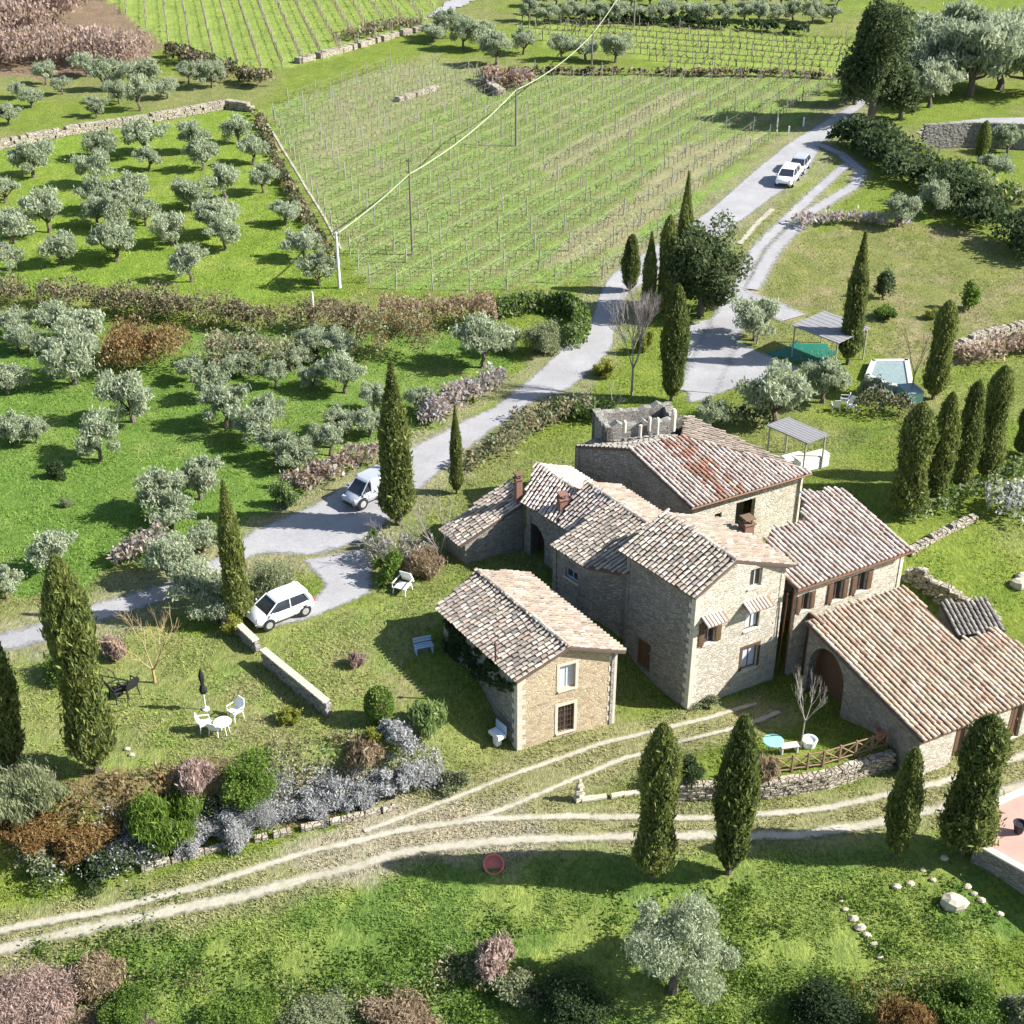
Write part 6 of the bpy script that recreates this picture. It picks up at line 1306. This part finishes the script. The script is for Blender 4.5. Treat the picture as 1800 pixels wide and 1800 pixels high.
p = atg(1598, 702); o = empty('water_tank', p); tag(o, 'pale turquoise low tank beside the covered pool', 'tank'); MB().box((0, 0, .4), (1.2, 1.6, .8), .2, bev=.05).obj('tank', M['turq'], o); MB().box((0, 0, .83), (1.3, 1.7, .06), .2, bev=.02).obj('lid', M['water'], o)
# far driveway with wall at the top right
patch('far_driveway', W2([(1600, 232), (1640, 216), (1740, 206), (1860, 206), (1860, 236), (1720, 232), (1625, 246)]), M['gravel'], .1, .8)
basewall([Vector((q.x, q.y, q.z)) for q in (atg(1618, 262), atg(1700, 258), atg(1800, 262), atg(1880, 266))], 3.2, .5, 'long grey wall below the far driveway', 11)
for o in bpy.data.objects:
    if o.name == 'retaining_wall.001': o.location.z += atg(1618, 262).z - .4
stonewall([(1600, 975), (1640, 950), (1680, 930), (1712, 915)], .45, .45, 'pale rubble edging right of the upper annex roof', 'drystone', st=.26, seed=31)
stonewall([(1592, 1018), (1640, 1050), (1700, 1092), (1745, 1112)], 1.3, .5, 'dark retaining wall behind the lower annex', 'drystone', st=.45, seed=32)
stonewall([(1665, 625), (1720, 600), (1800, 580), (1860, 570)], .8, .6, 'pale dry stone bank at the right above the brush heap', 'drystone', st=.35, seed=33)
rocks('boulder', [(1790, 1030, .6), (1798, 1018, .5)], 'dark topped rock pile at the right edge of the annex garden', 'rock pile', 35)
for k, (x, y) in enumerate([(1412, 222), (1386, 238), (1565, 312)]): o = MB().box((0, 0, .5), (.16, .12, 1.1), bev=.02).obj('road_marker', M['white']); o.location = atg(x, y); tag(o, 'small white marker post, %s' % ['in the conifer shadow on the left verge', 'at the shadow edge on the left verge', 'before the wide dark hedge right of the loop'][k], 'marker post')
# ------------------------------------------------------------------ grass and weeds
def scatter(n, y0, y1, pw, seed):
    r = np.random.default_rng(seed); u = r.uniform(0, 1, n); y = (y0 ** (1 - pw) + u * (y1 ** (1 - pw) - y0 ** (1 - pw))) ** (1 / (1 - pw)); x = r.uniform(-1, 1, n) * (y * .44 + 6)
    bad = inside(ROADP, x, y) | inside(YARD, x, y) | inside(DRIVE, x, y) | inside(TERR, x, y)
    for k in ('outer', 'inner', 'b1', 'b2'): bad |= dline(TR[k], x, y) < .26
    for k in ('c1', 'c2', 'c3'): bad |= dline(TR[k], x, y) < .8
    for b in BLD: bad |= inside(b, x, y)
    return x[~bad], y[~bad], r
BLD = [np.array([[p.x, p.y] for p in q]) for q in ([Wb['LF'], Wb['RF'], Wb['RB'], Wb['LB']], [Wm['LF'], Wm['RF'], Wm['RB'], Wm['LB']], [pL1, wL0, wL1, wf1, wb_], [wa, wb_, pl[2], pl[3], pl[4]], [wd_, wc_, rt, t1 + tn, t0 + tn, lw, ra], [c_e2, c_e0, n_LF, n_rF + ofs, n_rB + ofs, c_rB + ofs])]
x, y, r = scatter(330000, 31, 130, 2.1, 5); n = len(x); gc = groundcol(x, y); sz = .060 + .0007 * y; cl = fbm(x * .5, y * .5, 77); m_ = cl > .40; x, y, gc, sz, cl = x[m_], y[m_], gc[m_], sz[m_], cl[m_]; n = len(x)
hh = sz * r.uniform(.5, 1.5, n) * (.5 + 1.1 * cl); a = r.uniform(0, 2 * PI, n); wdt = sz * r.uniform(.25, .5, n); lx, ly = r.normal(0, .45, n) * hh, r.normal(0, .45, n) * hh; z = height(x, y)
V = np.stack([np.stack([x - np.cos(a) * wdt, y - np.sin(a) * wdt, z - .01], 1), np.stack([x + np.cos(a) * wdt, y + np.sin(a) * wdt, z - .01], 1), np.stack([x + lx, y + ly, z + hh], 1)], 1).reshape(-1, 3)
g = mesh('grass', V, np.arange(n * 3).reshape(n, 3), M['grass'], col=np.repeat(np.clip(gc * 1.25, 0, 1), 3, axis=0)); g['kind'] = 'stuff'; g['label'] = 'short green winter grass covering meadows, lawns and field edges'; g['category'] = 'grass'
r = np.random.default_rng(8); K = 520; wx_ = r.uniform(-20, 20, K * 3); wy_ = r.uniform(30, 41, K * 3); k_ = fbm(wx_ * .25, wy_ * .35, 66) > .5; wx_, wy_ = wx_[k_][:K], wy_[k_][:K]; P = []
for X, Y in zip(wx_, wy_):
    q = r.normal(0, 1, (44, 3)) * np.array([.26, .26, .1]); q[:, 0] += X; q[:, 1] += Y; q[:, 2] = height(q[:, 0], q[:, 1]) + np.abs(q[:, 2]) + .04; P.append(q)
V, F = leaves(np.vstack(P), .085, r, 1.5); g = mesh('weeds', V, F, LM['green']); g['kind'] = 'stuff'; g['label'] = 'low leafy weeds scattered through the lower meadow'; g['category'] = 'weeds'
